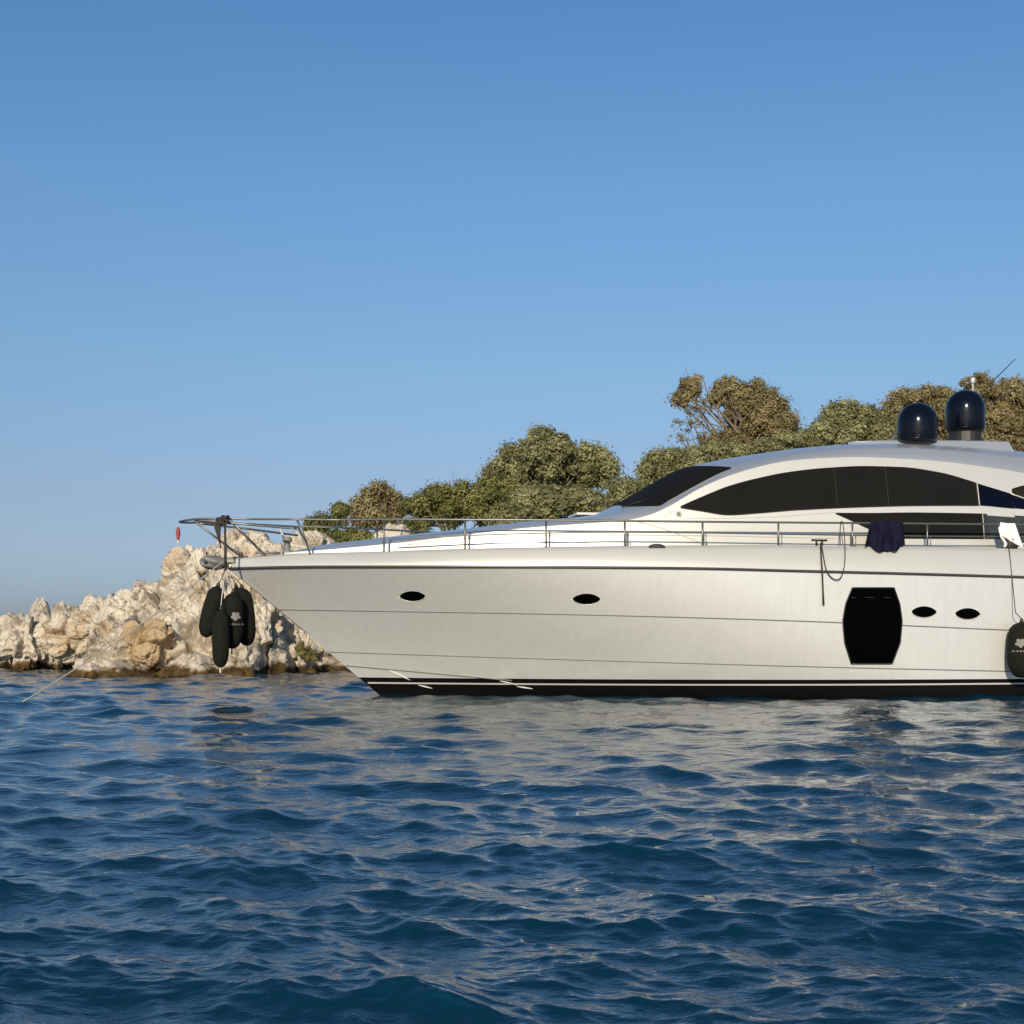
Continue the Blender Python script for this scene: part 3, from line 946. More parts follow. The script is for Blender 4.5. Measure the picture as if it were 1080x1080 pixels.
# re-read the crown with the finished section
def build_cabin():
    n = 190
    ss = np.linspace(S_CAB0, S_CAB1, n)
    for side in (1, -1):
        pass
    def sheet(name, rowf, mat, m, cosv=False, ext=0.0):
        V = []
        ss = np.linspace(S_CAB0, S_CAB1 if not ext else sW, n)
        for side in (1, -1):
            for s in ss:
                lo, hi = rowf(s)
                for j in range(m):
                    t = j / (m - 1)
                    if cosv: t = 1 - (1 - t) ** 2.2
                    z = lo + (hi - lo) * t
                    w = cabw(s, z)
                    if cosv and j == m - 1: w = 0
                    V.append(BL(s, side * w, z))
        a = grid_faces(n, m)
        Fc = [tuple(reversed(q)) for q in a] + [tuple(q) for q in (a + n * m)]
        return mesh_obj(name, V, Fc, mat, yacht, smooth=True)
    sheet('cabin_side', lambda s: (lines(s)[0], lines(s)[1] - 0.0005), M['white'], 14)
    sheet('roof_bevel', lambda s: (lines(s)[1] + 0.0005, lines(s)[2] - 0.0005), M['roof'], 6, ext=1)
    sheet('cabin_top', lambda s: (lines(s)[2], lines(s)[3]), M['roof'], 26, True, ext=1)
    # dark bulkhead closing the aft end
    s = S_CAB1
    zd, a, b, t = lines(s)
    zs = [zd, (zd + a) / 2, a, b, (b + t) / 2, t - 0.005]
    V = [BL(s - 0.01, cabw(s, z) - 0.01, z) for z in zs] + [BL(s - 0.01, -cabw(s, z) + 0.01, z) for z in reversed(zs)]
    mesh_obj('aft_bulkhead', V, [tuple(range(len(V)))], M['glass'], yacht)
build_cabin()

def ztab(pts, wf=None):
    f = table(pts, wf or cabw)
    return f
def s_of(px, py, wf=None):
    return solve(px, py, wf or cabw)[0]
# windscreen
ws_lo = ztab([(640, 534.5), (665, 534.5), (693, 534), (706, 527.5), (735, 511.5), (760, 498.8), (772, 494)])
ws_hi_t = ztab([(700, 494), (722, 493.5), (745, 492), (772, 493.5)])
sA, sB, sC = s_of(646, 533), s_of(722, 494, w_c), s_of(771, 494)
def ws_hi(s):
    t = lines(s)[3]
    q = min(1, max(0, (s - sB + 0.35) / 0.35))
    return max(min(t, t * (1 - q) + ws_hi_t(s) * q if s > sB - 0.35 else t), ws_lo(s) + 0.002)
for side in (1, -1):
    strip('windscreen', lambda s: min(ws_lo(s), lines(s)[3] - 0.004), ws_hi, sA, sC, M['cover'], 0.010, side, 60, cabw, 26, cosv=True)
# upper side window with its mesh cover, and the blue screen behind it
uw_lo = ztab([(717, 535.5), (740, 539), (768, 543), (800, 541), (840, 537.8), (920, 534.3), (970, 533.2), (1031, 533.2), (1064, 536)])
uw_hi = ztab([(717, 534.5), (735, 526.5), (770, 512.5), (800, 504.5), (830, 498.5), (870, 494), (915, 492), (950, 493), (990, 498.5), (1031, 510), (1064, 520)])
s_a, s_b, s_c = s_of(718, 535), s_of(1030.5, 520), S_CAB1
lower_a, lower_b = s_of(881, 541.5), s_of(1037, 555)
lw_hi = ztab([(880, 540.8), (912, 541), (970, 540.5), (1031, 541.5), (1064, 543.5)])
lw_lo = ztab([(880, 541.5), (896, 548.5), (914, 557), (935, 565), (948, 568), (1037, 568.5), (1064, 568.5)])
for side in (1, -1):
    f_ = strip('side_window', uw_lo, uw_hi, s_a, s_b, M['cover'], 0.012, side, 110, cabw, 14)
    fr_pts = surf_line(uw_hi, s_a, s_b, side, 80, 0.012, cabw) + list(reversed(surf_line(uw_lo, s_a, s_b, side, 80, 0.012, cabw)))
    curve_tube('window_frame', fr_pts + [fr_pts[0]], 0.009, M['black'], f_, 5)
    strip('blue_screen', uw_lo, uw_hi, s_b + 0.03, s_c, M['screen_blue'], 0.010, side, 20, cabw, 10)
    strip('lower_window', lw_lo, lw_hi, lower_a, lower_b, M['cover'], 0.012, side, 60, cabw, 10)
    strip('cockpit_glass', lambda s: lw_lo(s), lambda s: lw_hi(s) - 0.03, lower_b + 0.09, s_c, M['pane'], 0.010, side, 16, cabw, 8)
    strip('window_pillar', lambda s: lw_lo(s), lw_hi, lower_b + 0.0, lower_b + 0.09, M['black'], 0.008, side, 6, cabw, 8)
for px in (881, 935):
    s_ = s_of(px, 510)
    for side in (1, -1):
        curve_tube('cover_seam', [BL(s_, side * (cabw(s_, z) + 0.0135), z) for z in np.linspace(uw_lo(s_), uw_hi(s_), 10)], 0.004, M['seam_dark'])
# light seams where the covers end
for side in (1, -1):
    pts = [BL(s_b + 0.014, side * (cabw(s_b, z) + 0.016), z) for z in np.linspace(uw_lo(s_b), uw_hi(s_b), 10)]
    curve_tube('window_trim', pts, 0.011, M['seam_light'])
    pts = [BL(lower_b - 0.004, side * (cabw(lower_b, z) + 0.018), z) for z in np.linspace(lw_lo(lower_b), lw_hi(lower_b), 8)]
    curve_tube('window_trim', pts, 0.008, M['seam_light'])
# mouldings on the cabin side
def px_line(name, pts, r, mat, wf=cabw, off=0.002, sides=(1, -1), sub=8):
    sol = [solve(px, py, wf) for px, py in pts]
    f = table(pts, wf)
    for side in sides:
        out = []
        for i in range(len(sol) - 1):
            for j in range(sub):
                s = sol[i][0] + (sol[i + 1][0] - sol[i][0]) * j / sub
                z = f(s) if sol[-1][0] - sol[0][0] > 0.2 else sol[i][2] + (sol[i + 1][2] - sol[i][2]) * j / sub
                out.append(BL(s, side * (wf(s, z) + off), z))
        s, w, z = sol[-1]
        out.append(BL(s, side * (wf(s, z) + off), z))
        curve_tube(name, out, r, mat, n=5)
px_line('moulding', [(420, 577.5), (500, 573.5), (560, 571), (600, 572), (640, 574)], 0.006, M['seam_light'])
px_line('moulding', [(430, 574.5), (500, 567.5), (576, 565), (660, 564.5), (740, 565), (820, 566.5), (880, 568)], 0.006, M['seam_light'])
px_line('moulding', [(668, 549), (700, 558), (740, 573)], 0.006, M['seam_light'])
px_line('moulding', [(700, 546), (712, 537.5)], 0.004, M['seam_light'])
px_line('moulding', [(720, 547), (800, 546), (860, 542), (880, 540.5)], 0.004, M['seam_light'])
# nav light and scupper vent on the port side
def disc_on(name, px, py, rx, rz, mat, wf, off=0.01, n=24, depth=0.02, half=False, side=1, parent=None):
    s, w, z = solve(px, py, wf)
    k = 1 / 60.0
    V = []
    ring = [(math.cos(2 * math.pi * i / n), math.sin(2 * math.pi * i / n)) for i in range(n)]
    if half: ring = [(c, max(q, 0)) for c, q in ring]
    for c, q in ring:
        ss, zz = s + c * rx * k, z + q * rz * k
        V.append(BL(ss, side * (wf(ss, zz) + 0.0), zz))
    for c, q in ring:
        ss, zz = s + c * rx * k * .85, z + q * rz * k * .85
        V.append(BL(ss, side * (wf(ss, zz) + off), zz))
    Fc = [(i, (i + 1) % n, n + (i + 1) % n, n + i) for i in range(n)] + [tuple(range(n, 2 * n))]
    return mesh_obj(name, V, Fc, mat, parent or yacht, smooth=False)
for side in (1, -1):
    nl = disc_on('navigation_light', 716, 542, 3.2, 3.4, M['seam_light'], cabw, 0.03, side=side)
    disc_on('lens', 716, 542, 1.8, 1.9, M['seam'], lambda s, z: cabw(s, z) + 0.03, 0.012, side=side, parent=nl)
    bw = lambda s, z: hullw(s, min(z_rub(s), STEM_Z)) - tum(s) * max(0, min(1, (z - z_rub(s)) / (z_dk(s) - z_rub(s)))) ** 1.5
    disc_on('deck_vent', 693, 577.5, 9, 4.0, M['black'], bw, 0.03, half=True, side=side)

# --- aft part: low coaming with blue screens, roof wing overhead
def aftw(s, z):
    return cabw(s, z)
z_blue = table([(1064, 520), (1080, 525.5), (1130, 541), (1240, 552)], aftw)
z_band_hi = table([(1064, 536), (1080, 537.3), (1240, 552)], aftw)
z_band_lo = table([(1064, 543.3), (1080, 544.3), (1240, 560)], aftw)
sE = solve(1240, 560, aftw)[0]
for side in (1, -1):
    strip('blue_screen', z_band_hi, z_blue, S_CAB1 + 0.004, sE - 0.1, M['screen_blue'], 0.004, side, 30, aftw, 6)
    strip('cockpit_glass', lambda s: z_dk(s) + 0.14, z_band_lo, S_CAB1 + 0.004, sE, M['pane'], 0.002, side, 30, aftw, 6)
    strip('cockpit_coaming', lambda s: z_dk(s) - 0.03, lambda s: z_dk(s) + 0.14, S_CAB1 + 0.004, SLEN - 0.4, M['white'], 0.02, side, 40, aftw, 4)
    strip('coaming_band', z_band_lo, z_band_hi, S_CAB1 - 0.0, sE, M['white'], 0.014, side, 30, aftw, 5)
    curve_tube('screen_rim', surf_line(z_blue, S_CAB1 - 0.05, sE - 0.1, side, 30, 0.0, aftw), 0.014, M['white'], n=6)
# roof wing: the roof runs on aft of the cabin over the open cockpit
z_wl = table([(1064, 516.5), (1080, 511.8), (1110, 508), (1170, 514)], cabw)
def wing_low(s): return min(z_wl(s), lines(s)[1] - 0.02)
for side in (1, -1):
    strip('roof_wing', wing_low, lambda s: lines(s)[1], S_CAB1, sW, M['white'], 0.0, side, 20, cabw, 5)
V = []
for i in range(20):
    s = S_CAB1 + (sW - S_CAB1) * i / 19
    z = wing_low(s); w = cabw(s, z)
    V += [BL(s, w, z), BL(s, w - 0.12, z + 0.03), BL(s, -w + 0.12, z + 0.03), BL(s, -w, z)]
mesh_obj('roof_lining', V, [tuple(q) for q in grid_faces(20, 4)], M['lining'], yacht)
zd, a, b, t = lines(sW)
zs = [wing_low(sW), a, b, (b + t) / 2, t - 0.005]
V = [BL(sW, cabw(sW, z), z) for z in zs] + [BL(sW, -cabw(sW, z), z) for z in reversed(zs)]
mesh_obj('roof_end', V, [tuple(range(len(V)))], M['white'], yacht)

# --- hull glazing
def eye_on(name, px, py, hw, hh, wf=hullw):
    sl = solve(px - hw, py, wf); sr = solve(px + hw, py + 0.4, wf)
    sm = solve(px, py - hh, wf); sn = solve(px, py + hh, wf)
    s1, s2 = sl[0], sr[0]
    zc_ = (sl[2] + sr[2]) / 2
    up, dn = sm[2] - zc_, zc_ - sn[2]
    def top(s):
        t = max(-1, min(1, (2 * s - s1 - s2) / (s2 - s1)))
        return zc_ + up * (1 - t * t) ** 0.7 + 0.0005 + (sr[2] - sl[2]) * t / 2
    def bot(s):
        t = max(-1, min(1, (2 * s - s1 - s2) / (s2 - s1)))
        return zc_ - dn * (1 - t * t) ** 0.7 - 0.0005 + (sr[2] - sl[2]) * t / 2
    for side in (1, -1):
        g = strip(name, bot, top, s1, s2, M['glass'], 0.004, side, 24, wf, 8)
        ring = list(reversed(surf_line(bot, s1, s2, side, 20, 0.002, wf)))  # lower crescent only: the highlight on the rim, drawn in white
        curve_tube('rim_highlight', ring, 0.008, M['white'], g, 6)
eye_on('porthole', 435, 629, 14, 5.4)
eye_on('porthole', 618.5, 632, 15, 5.8)
eye_on('porthole', 974.5, 645.5, 13.5, 6)
eye_on('porthole', 1020.5, 647.5, 13.5, 6)
# barrel shaped hull window: horizontal rows between left and right curves
def big_window(side):
    V = []
    n, m = 22, 10
    for i in range(n):
        t = i / (n - 1)
        py = 700 - 80 * t
        l = np.interp(py, [620, 637, 655, 678, 700], [898.5, 891.5, 888.5, 890.5, 897.5])
        r = np.interp(py, [620, 637, 655, 678, 700], [942.5, 948.5, 951, 949, 940.5])
        for j in range(m):
            px = l + (r - l) * j / (m - 1)
            s, w, z = solve(px, py, hullw)
            V.append(BL(s, side * (hullw(s, z) + 0.02), z))
    Fc = [tuple(q) for q in grid_faces(n, m)]
    if side < 0: Fc = [tuple(reversed(q)) for q in Fc]
    o = mesh_obj('hull_window', V, Fc, M['glass'], yacht, True)
    edge = [V[j] for j in range(m)] + [V[i * m + m - 1] for i in range(1, n)] + [V[(n - 1) * m + j] for j in range(m - 2, -1, -1)] + [V[i * m] for i in range(n - 2, -1, -1)]
    curve_tube('frame', edge, 0.012, M['black'], o, 6)
    return o
for side in (1, -1):
    hw_ = big_window(side)
    for x0_, x1_ in ((897, 903), (912, 922), (932, 939)):  # grey dashes drawn on the pane in place of glass reflections
        a = solve(x0_, 630, hullw); b = solve(x1_, 630.3, hullw)
        curve_tube('reflection_dash', [BL(a[0], side * (a[1] + 0.021), a[2]), BL(b[0], side * (b[1] + 0.021), b[2])], 0.004, M['seam_dark'], hw_, 5)
# windscreen wipers lying along the foot of the screen
for side in (1, -1):
    for (pa, pb) in (((655, 536), (684, 527)), ((646, 533.5), (668, 519))):
        a = solve(*pa, cabw); b = solve(*pb, cabw)
        curve_tube('wiper', [BL(q_[0], side * (cabw(q_[0], q_[2]) + 0.03), q_[2] + 0.015) for q_ in (a, ((a[0] + b[0]) / 2, 0, (a[2] + b[2]) / 2), b)], 0.009, M['black'], n=5)

# --- radar platform, domes and aerials
def roof_pt(px, py, w=0.0):
    s, _, z = solve(px, py, lambda s, z: w)
    return s, z
sp0, zp = roof_pt(893, 467)
sp1, _ = roof_pt(1046, 467)
_, zp2 = roof_pt(960, 465.3)
V = []
nn = 30
for i in range(nn):
    t = i / (nn - 1)
    s = sp0 + (sp1 - sp0) * t
    zt = zp2 - 0.015 * (1 - t) ** 2 - 0.02 * t
    zt = max(zt - 0.035, lines(min(s, S_CAB1))[3] + 0.004)
    zb = lines(min(s, S_CAB1))[3] - 0.25
    e = 0.02 + 0.68 * min(1, math.sin(math.pi * min(1, t * 1.2) / 2 + 0.01) + 0.0) ** 0.5
    for w, z in ((e + 0.2, zb), (e - 0.02, zt - 0.02), (e * 0.9, zt), (0, zt), (-e * 0.9, zt), (-e + 0.02, zt - 0.02), (-e - 0.2, zb)):
        V.append(BL(s + (0.06 if (z == zb and i == nn - 1) else 0), w, z))
Fc = [tuple(reversed(q)) for q in grid_faces(nn, 7)] + [tuple(range((nn - 1) * 7, nn * 7))]
mesh_obj('radar_platform', V, Fc, M['roof'], yacht, smooth=False)
def dome(px, top, bot, rpx, w, ped):
    s, zb = roof_pt(px, bot, w)
    _, zt = roof_pt(px, top, w)
    k = 1 / 56.5
    r = rpx * k
    c = BL(s, w, zb)
    h = zt - zb
    prof = [(r * 0.86, 0.0), (r * 0.97, 0.02), (r, 0.06), (r, h - r * 1.05)]
    hh = h - (h - r * 1.05)
    for i in range(1, 11):
        a = i / 10 * math.pi / 2
        prof.append((max(r * math.cos(a) ** 0.9, 0.004), h - hh + hh * math.sin(a)))
    v, f = lathe_geo(prof, c, 40)
    o = mesh_obj('satellite_dome', v, f, M['dome'], yacht, smooth=True)
    _, z0 = roof_pt(px, 466.5, w)
    if ped:
        v, f = lathe_geo([(r * 0.82, 0), (r * 0.80, zb - z0 - 0.03), (r * 0.92, zb - z0)], BL(s, w, z0), 24)
        mesh_obj('pedestal', v, f, M['black'], o, smooth=False)
    return o, s, zt
dome(967.5, 425, 466, 21, 0.55, False)
d2, s2, z2t = dome(1018, 411.5, 455, 21.3, -0.1, True)
# mast light on a short staff behind the right dome
sm, zm = roof_pt(1026, 402, -0.5)
_, z0 = roof_pt(1026, 466, -0.5)
v, f = tube_geo([BL(sm, -0.5, z0), BL(sm, -0.5, zm - 0.04)], 0.022, 8)
ml = mesh_obj('light_mast', v, f, M['white'], yacht, True)
v, f = lathe_geo([(0.03, 0), (0.05, 0.02), (0.05, 0.10), (0.02, 0.13)], BL(sm, -0.5, zm - 0.05), 14)
mesh_obj('anchor_light', v, f, M['white'], ml, True)
sm2, zm2 = roof_pt(1013, 404, -0.6)
tube('horn_arm', [BL(sm2, -0.6, zm2), BL(sm, -0.5, zm2 - 0.01)], 0.02, M['steel'], ml, 6)
for (a, b) in (((1044, 405), (1071, 378.5)), ((1062, 416), (1084, 403))):
    sa, za = roof_pt(*a, -0.7); sb, zb = roof_pt(*b, -0.7)
    _, z0 = roof_pt(a[0] - 20, 470, -0.7)
    s0_, _ = roof_pt(a[0] - 38, 470, -0.7)
    tube('whip_antenna', [BL(sa - (sb - sa) * 2.2, -0.7, za - (zb - za) * 2.2), BL(sa, -0.7, za), BL(sb, -0.7, zb)], [0.014, 0.012, 0.007], M['black'], yacht, 6)
# foredeck hatch, cleat, windlass, anchor
s_h, _, z_h = solve(636, 547, cabw)
def hatch():
    s, w, z = solve(630, 545.5, lambda s, z: 0.55)
    zt = lines(s)[3]
    v, f = box_geo(BL(s - 0.05, 0.0, zt - 0.01), 0.62, 0.9, 0.05, A_, P_)
    bevel(mesh_obj('deck_hatch', v, f, M['white'], yacht), 0.015)
hatch()

RAIL_IN = 0.06
def railw(s, z=None):
    """half width of the guard rail line; the pulpit runs past the bow"""
    if s < 0.35:
        # pulpit nose
        t = max(0.0, (s + 1.0) / 1.35)
        return 0.62 * t ** 0.45 * (0.85 + 0.15 * t)
    return max(0.62 + (s - 0.35) * 0.40, 0) if s < 1.2 else max(0.96, min(deckw(s) - RAIL_IN, 0.96 + (s - 1.2) * 0.5))
def rw(s, z): return railw(s)
z_rt = table([(190, 549.5), (215, 547.5), (313, 547.6), (405, 547.7), (493, 548), (576, 548.5), (659, 549.4), (741, 550.3), (821, 551), (899, 551.6), (978, 552.3), (1056, 553), (1300, 556)], rw)
z_rm = table([(405, 569.5), (493, 564.8), (576, 562.3), (659, 561.2), (741, 562), (821, 563.3), (899, 564.5), (978, 565.5), (1056, 566), (1300, 569)], rw)
s_tip = solve(189, 549.5, lambda s, z: 0.02)[0]
def rail_rw(s):
    return railw(s)
for side in (1, -1):
    # top rail
    ss = [s_tip + (SLEN - 2 - s_tip) * (i / 150) ** 1.3 for i in range(151)]
    def wtop(s):
        if s < 0.35:
            t = max(0.0, (s - s_tip) / (0.35 - s_tip))
            return 0.62 * math.sqrt(max(0, 1 - (1 - t) ** 2)) if t < 1 else 0.62
        return railw(s)
    pts = [BL(s, side * wtop(s), z_rt(s)) for s in ss]
    curve_tube('guard_rail', pts, 0.018, M['steel'], n=8)
    # mid rail starts at the second stanchion
    s1 = solve(411, 569.5, rw)[0]
    ss = [s1 + (SLEN - 2 - s1) * i / 90 for i in range(91)]
    pts = [BL(s1, side * railw(s1), z_dk(s1))] + [BL(s, side * railw(s), z_rm(s)) for s in ss]
    curve_tube('middle_rail', pts, 0.013, M['steel'], n=6)
    # second pulpit bar below the top one, running from the nose to the leaning stanchion
    a = solve(207, 550.5, rw)[0]; b = solve(313, 557.5, rw)[0]
    pts = []
    for i in range(20):
        t = i / 19
        s = a + (b - a) * t
        pts.append(BL(s, side * wtop(s) * 0.985, z_rt(s) - 0.02 - (z_rt(b) - solve(313, 557.5, rw)[2] - 0.02) * t))
    curve_tube('pulpit_bar', pts, 0.019, M['steel'], n=8)
    # stanchions
    for (px, py) in ((405, 581.5), (490.5, 578.5), (576, 577), (659, 576), (741, 575.5), (821, 575), (899, 576.5), (978, 576.5), (1056, 578.5), (1135, 580), (1215, 582)):
        s = solve(px, py, rw)[0]
        curve_tube('stanchion', [BL(s, side * railw(s), z_dk(s) - 0.03), BL(s, side * railw(s), z_rt(s))], 0.017, M['steel'], n=8)
        v, f = lathe_geo([(0.04, 0), (0.04, 0.012), (0.022, 0.03)], BL(s, side * railw(s), z_dk(s) - 0.01), 12)
        mesh_obj('stanchion_foot', v, f, M['steel'], yacht, True)
        if px > 450 and px < 1000:
            s += 0.06
            curve_tube('stanchion_brace', [BL(s, side * railw(s), z_dk(s) - 0.03), BL(s, side * railw(s), z_rm(s))], 0.009, M['steel'], n=6)
    # leaning stanchion closing the pulpit
    a = solve(313, 548, rw); b = solve(328, 585.5, lambda s, z: deckw(s) - 0.03)
    curve_tube('pulpit_strut', [BL(a[0], side * railw(a[0]), z_rt(a[0])), BL(b[0] - .1, side * (railw(a[0])), b[2] + 0.28), BL(b[0], side * b[1], b[2] - 0.03)], 0.019, M['steel'])
    # struts from the nose down to the foredeck
    for (p, q) in (((205, 551), (258, 589)), ((243, 552), (282, 588))):
        a = solve(*p, rw)
        b = solve(*q, lambda s, z: max(0.03, deckw(s) - 0.05))
        curve_tube('pulpit_strut', [BL(a[0], side * wtop(a[0]), z_rt(a[0]) - 0.02), BL(b[0], side * b[1], z_dk(b[0]) - 0.02)], 0.017, M['steel'])

# foredeck gear: windlass drum, small davit, cleats
s, w, z = solve(303, 583, lambda s, z: 0.15)
v, f = lathe_geo([(0.09, -0.05), (0.09, 0.04), (0.055, 0.06), (0.055, 0.19), (0.085, 0.21), (0.085, 0.27), (0.03, 0.29)], BL(s, 0.15, z), 20)
mesh_obj('windlass', v, f, M['chrome'], yacht, True)
a = solve(295, 556.5, lambda s, z: 0.1); b = solve(303, 571, lambda s, z: 0.1)
tube('windlass_handle', [BL(a[0], 0.1, a[2]), BL(b[0], 0.1, b[2] - 0.1)], 0.02, M['boot_white'], yacht, 8)
v1 = lathe_geo([(0.03, 0), (0.03, 0.05)], BL(0.62, 0.28, z_dk(0.6)), 10)
v2 = lathe_geo([(0.03, 0), (0.03, 0.05)], BL(0.82, 0.28, z_dk(0.6)), 10)
v3 = tube_geo([BL(0.5, 0.28, z_dk(0.6) + 0.07), BL(0.94, 0.28, z_dk(0.6) + 0.07)], 0.022, 8)
mesh_obj('cleat', *join(v1, v2, v3), M['chrome'], yacht, True)
# mooring cleat at the side deck with its dark line end
cs, cw_, cz = solve(863, 572, rw)
g = join(tube_geo([BL(cs - 0.14, cw_ + 0.05, cz + 0.035), BL(cs + 0.14, cw_ + 0.05, cz + 0.03)], 0.018, 8),
         lathe_geo([(0.02, -0.06), (0.02, 0.03)], BL(cs - 0.05, cw_ + 0.05, cz), 8), lathe_geo([(0.02, -0.06), (0.02, 0.03)], BL(cs + 0.05, cw_ + 0.05, cz), 8))
mesh_obj('cleat', *g, M['black'], yacht, True)

# anchor on the bow roller
def anchor():
    def q(px, py, w=0.0):
        s, _, z = solve(px, py, lambda s, z: w)
        return s, z
    root_pts = [(262, 588), (236, 590), (222, 590), (214, 593)]
    P3 = []
    for p in root_pts:
        s, z = q(*p)
        P3.append(BL(s, 0, z))
    v, f = tube_geo(P3, [0.03, 0.035, 0.035, 0.03], 8)
    sh = mesh_obj('anchor', v, f, M['chrome'], yacht, True)
    # ploughshare flukes: two curved plates meeting at a ridge
    V = []
    n = 9
    for side in (1, -1):
        for i in range(n):
            t = -1 + 2 * i / (n - 1)
            for j in range(n):
                u = -1 + 2 * j / (n - 1)
                a_ = t * math.sqrt(1 - u * u / 2); b_ = u * math.sqrt(1 - t * t / 2)
                s, z = q(225 + 14 * a_ + 2 * b_, 593.5 - 6.5 * b_ + 2.0 * a_)
                V.append(BL(s, side * (0.02 + 0.16 * (1 - b_ * b_) * (1 - 0.6 * a_ * a_) * (1 + 0.35 * math.sin(5 * b_ + 2 * a_))), z))
    a = grid_faces(n, n)
    o = mesh_obj('fluke', V, [tuple(k) for k in a] + [tuple(reversed(k)) for k in (a + n * n)], M['chrome'], sh, True)
    md = o.modifiers.new('solid', 'SOLIDIFY'); md.thickness = 0.015
    s, z = q(216, 592)
    v, f = lathe_geo([(0.035, 0), (0.035, 0.03)], BL(s, 0.2, z), 12, P_)
    mesh_obj('shackle_hole', v, f, M['black'], sh)
    s, z = q(240, 590)
    v, f = box_geo(BL(s, 0, z - 0.03), 0.34, 0.14, 0.07, A_, P_)
    bevel(mesh_obj('bow_roller', v, f, M['steel'], yacht), 0.01)
anchor()

# ------------------------------------------------------------------ fenders
def fender(px_t, py_t, px_b, py_b, rpx, Y, label, knot, group, emblem=None, tail=True, rope='rope'):
    top = at(px_t, py_t, Y); bot = at(px_b, py_b, Y)
    ax = (top - bot); L = ax.length; ax.normalize()
    r = rpx * Y / F
    root = empty('fender', bot, label, 'fender', group)
    prof = [(0.02, 0), (r * 0.35, 0.012), (r * 0.62, 0.05), (r * 0.86, 0.14), (r * 0.97, 0.26), (r, L * 0.5), (r * 0.97, L - 0.24), (r * 0.85, L - 0.12), (r * 0.55, L - 0.045), (r * 0.25, L - 0.012), (0.03, L)]
    v, f = lathe_geo(prof, Vector((0, 0, 0)), 28, ax)
    rg = random.Random(px_t)
    v2 = []
    for p in v:
        nz_ = 1 + 0.02 * math.sin(p.z * 19 + px_t) + 0.015 * math.sin(p.x * 31 + p.z * 7)
        c = ax * p.dot(ax)
        v2.append(c + (p - c) * nz_)
    mesh_obj('fender_body', v2, f, M['fender'], root, True)
    v, f = lathe_geo([(0.032, -0.01), (0.036, 0.02), (0.018, 0.06), (0.01, 0.07)], ax * L, 12, ax)
    mesh_obj('fender_eye', v, f, M['black'], root, True)
    pts = [ax * (L + 0.05)]
    for i, k in enumerate(knot):
        pts.append(Vector(k) - bot)
    tube('rope', pts[:-1] if len(pts) > 3 else pts, 0.0085, M[rope], root, 6)
    if len(pts) > 3: tube('rope', pts[-2:], 0.0085, M['rope_dark'], root, 6)
    if tail:
        v, f = lathe_geo([(0.012, -0.10), (0.02, -0.07), (0.012, -0.02), (0.02, 0.01)], Vector((0, 0, 0)), 10, ax)
        mesh_obj('rope_tail', v, f, M['rope'], root, True)
    if emblem:
        ex, ey, er = emblem
        # a scalloped emblem wrapped on the cloth with a row of short strokes below it
        V, Fc = [], []
        side = ax.cross(Vector((0, -1, 0))).normalized()
        fr = side.cross(ax).normalized()
        if fr.y > 0: fr = -fr
        ec = at(ex, ey, Y) - bot
        h0 = ec.dot(ax); u0 = ec.dot(side)
        def P(u, h):
            t = h / L
            rr = r * 1.012
            d = math.sqrt(max(rr * rr - u * u, 1e-5)) + 0.006
            return ax * h + side * u + fr * d
        n = 24
        k = Y / F
        V.append(P(u0, h0))
        for i in range(n):
            a = 2 * math.pi * i / n
            q = er * k * (1 + 0.18 * math.cos(5 * a + 1.57))
            V.append(P(u0 + math.cos(a) * q, h0 + math.sin(a) * q))
        Fc += [(0, 1 + i, 1 + (i + 1) % n) for i in range(n)]
        mesh_obj('emblem', V, Fc, M['emblem'], root)
        V, Fc = [], []
        for i in range(5):
            uc = u0 + (i - 2) * 3.0 * k; hc = h0 - 8.5 * k
            o = len(V)
            V += [P(uc - 1.0 * k, hc - 0.9 * k), P(uc + 1.0 * k, hc - 0.9 * k), P(uc + 1.0 * k, hc + 0.9 * k), P(uc - 1.0 * k, hc + 0.9 * k)]
            Fc.append((o, o + 1, o + 2, o + 3))
        mesh_obj('lettering', V, Fc, M['seam'], root)
    return root
Yf = 24.75
hang = at(236.5, 551, Yf)
grp = 'black fenders bundled under the bow rail'
mid = at(237, 602, Yf)
fender(230, 618, 216, 672, 10, 24.75, 'black fender leaning left, leftmost of the bundle under the bow', [at(233, 611, Yf), mid, hang], grp, rope='rope_dark')
fender(233, 643, 232.5, 704, 9.2, 24.45, 'long black fender hanging lowest in the bundle, its tip just above the sea', [at(234.5, 625, 24.5), at(237.5, 603, Yf), hang + Vector((0.01, 0, 0))], grp)
fender(246, 625, 244.5, 684, 11.5, 24.8, 'stout black fender with the white emblem facing out in the bundle', [at(240, 612, Yf), mid + Vector((0.01, 0, 0)), hang], grp, emblem=(250.5, 650, 4.2))
fender(255, 620, 261, 681, 10.5, 25.2, 'black fender on the right side of the bundle nearest the stem', [at(246, 608, Yf + .2), mid + Vector((0.02, 0, 0)), hang + Vector((0.02, 0, 0))], grp)
fender(249, 619, 258, 672, 9.0, 25.55, 'black fender at the back of the bundle behind the one with the emblem', [at(243, 606, Yf + .3), mid + Vector((0.03, 0.02, 0)), hang + Vector((0.02, 0.02, 0))], grp)
# right-hand fender against the hull
def P_at_hull(px, py, off):
    s, w, z = solve(px, py, lambda s, z: hullw(s, z) + off)
    return O_ + BL(s, w, z)
tp = P_at_hull(1075, 655, 0.28)
railp = O_ + BL(*(lambda t: (t[0], t[1] + 0.02, t[2]))(solve(1062, 562, rw)))
fender(1077.5, 656, 1078.5, 715, 15.0, tp.y, 'black fender hanging against the hull at the right edge', [at(1071, 646, tp.y), railp], 'fender hung on the topsides', emblem=(1071.5, 678, 4.4), tail=False, rope='rope_dark')

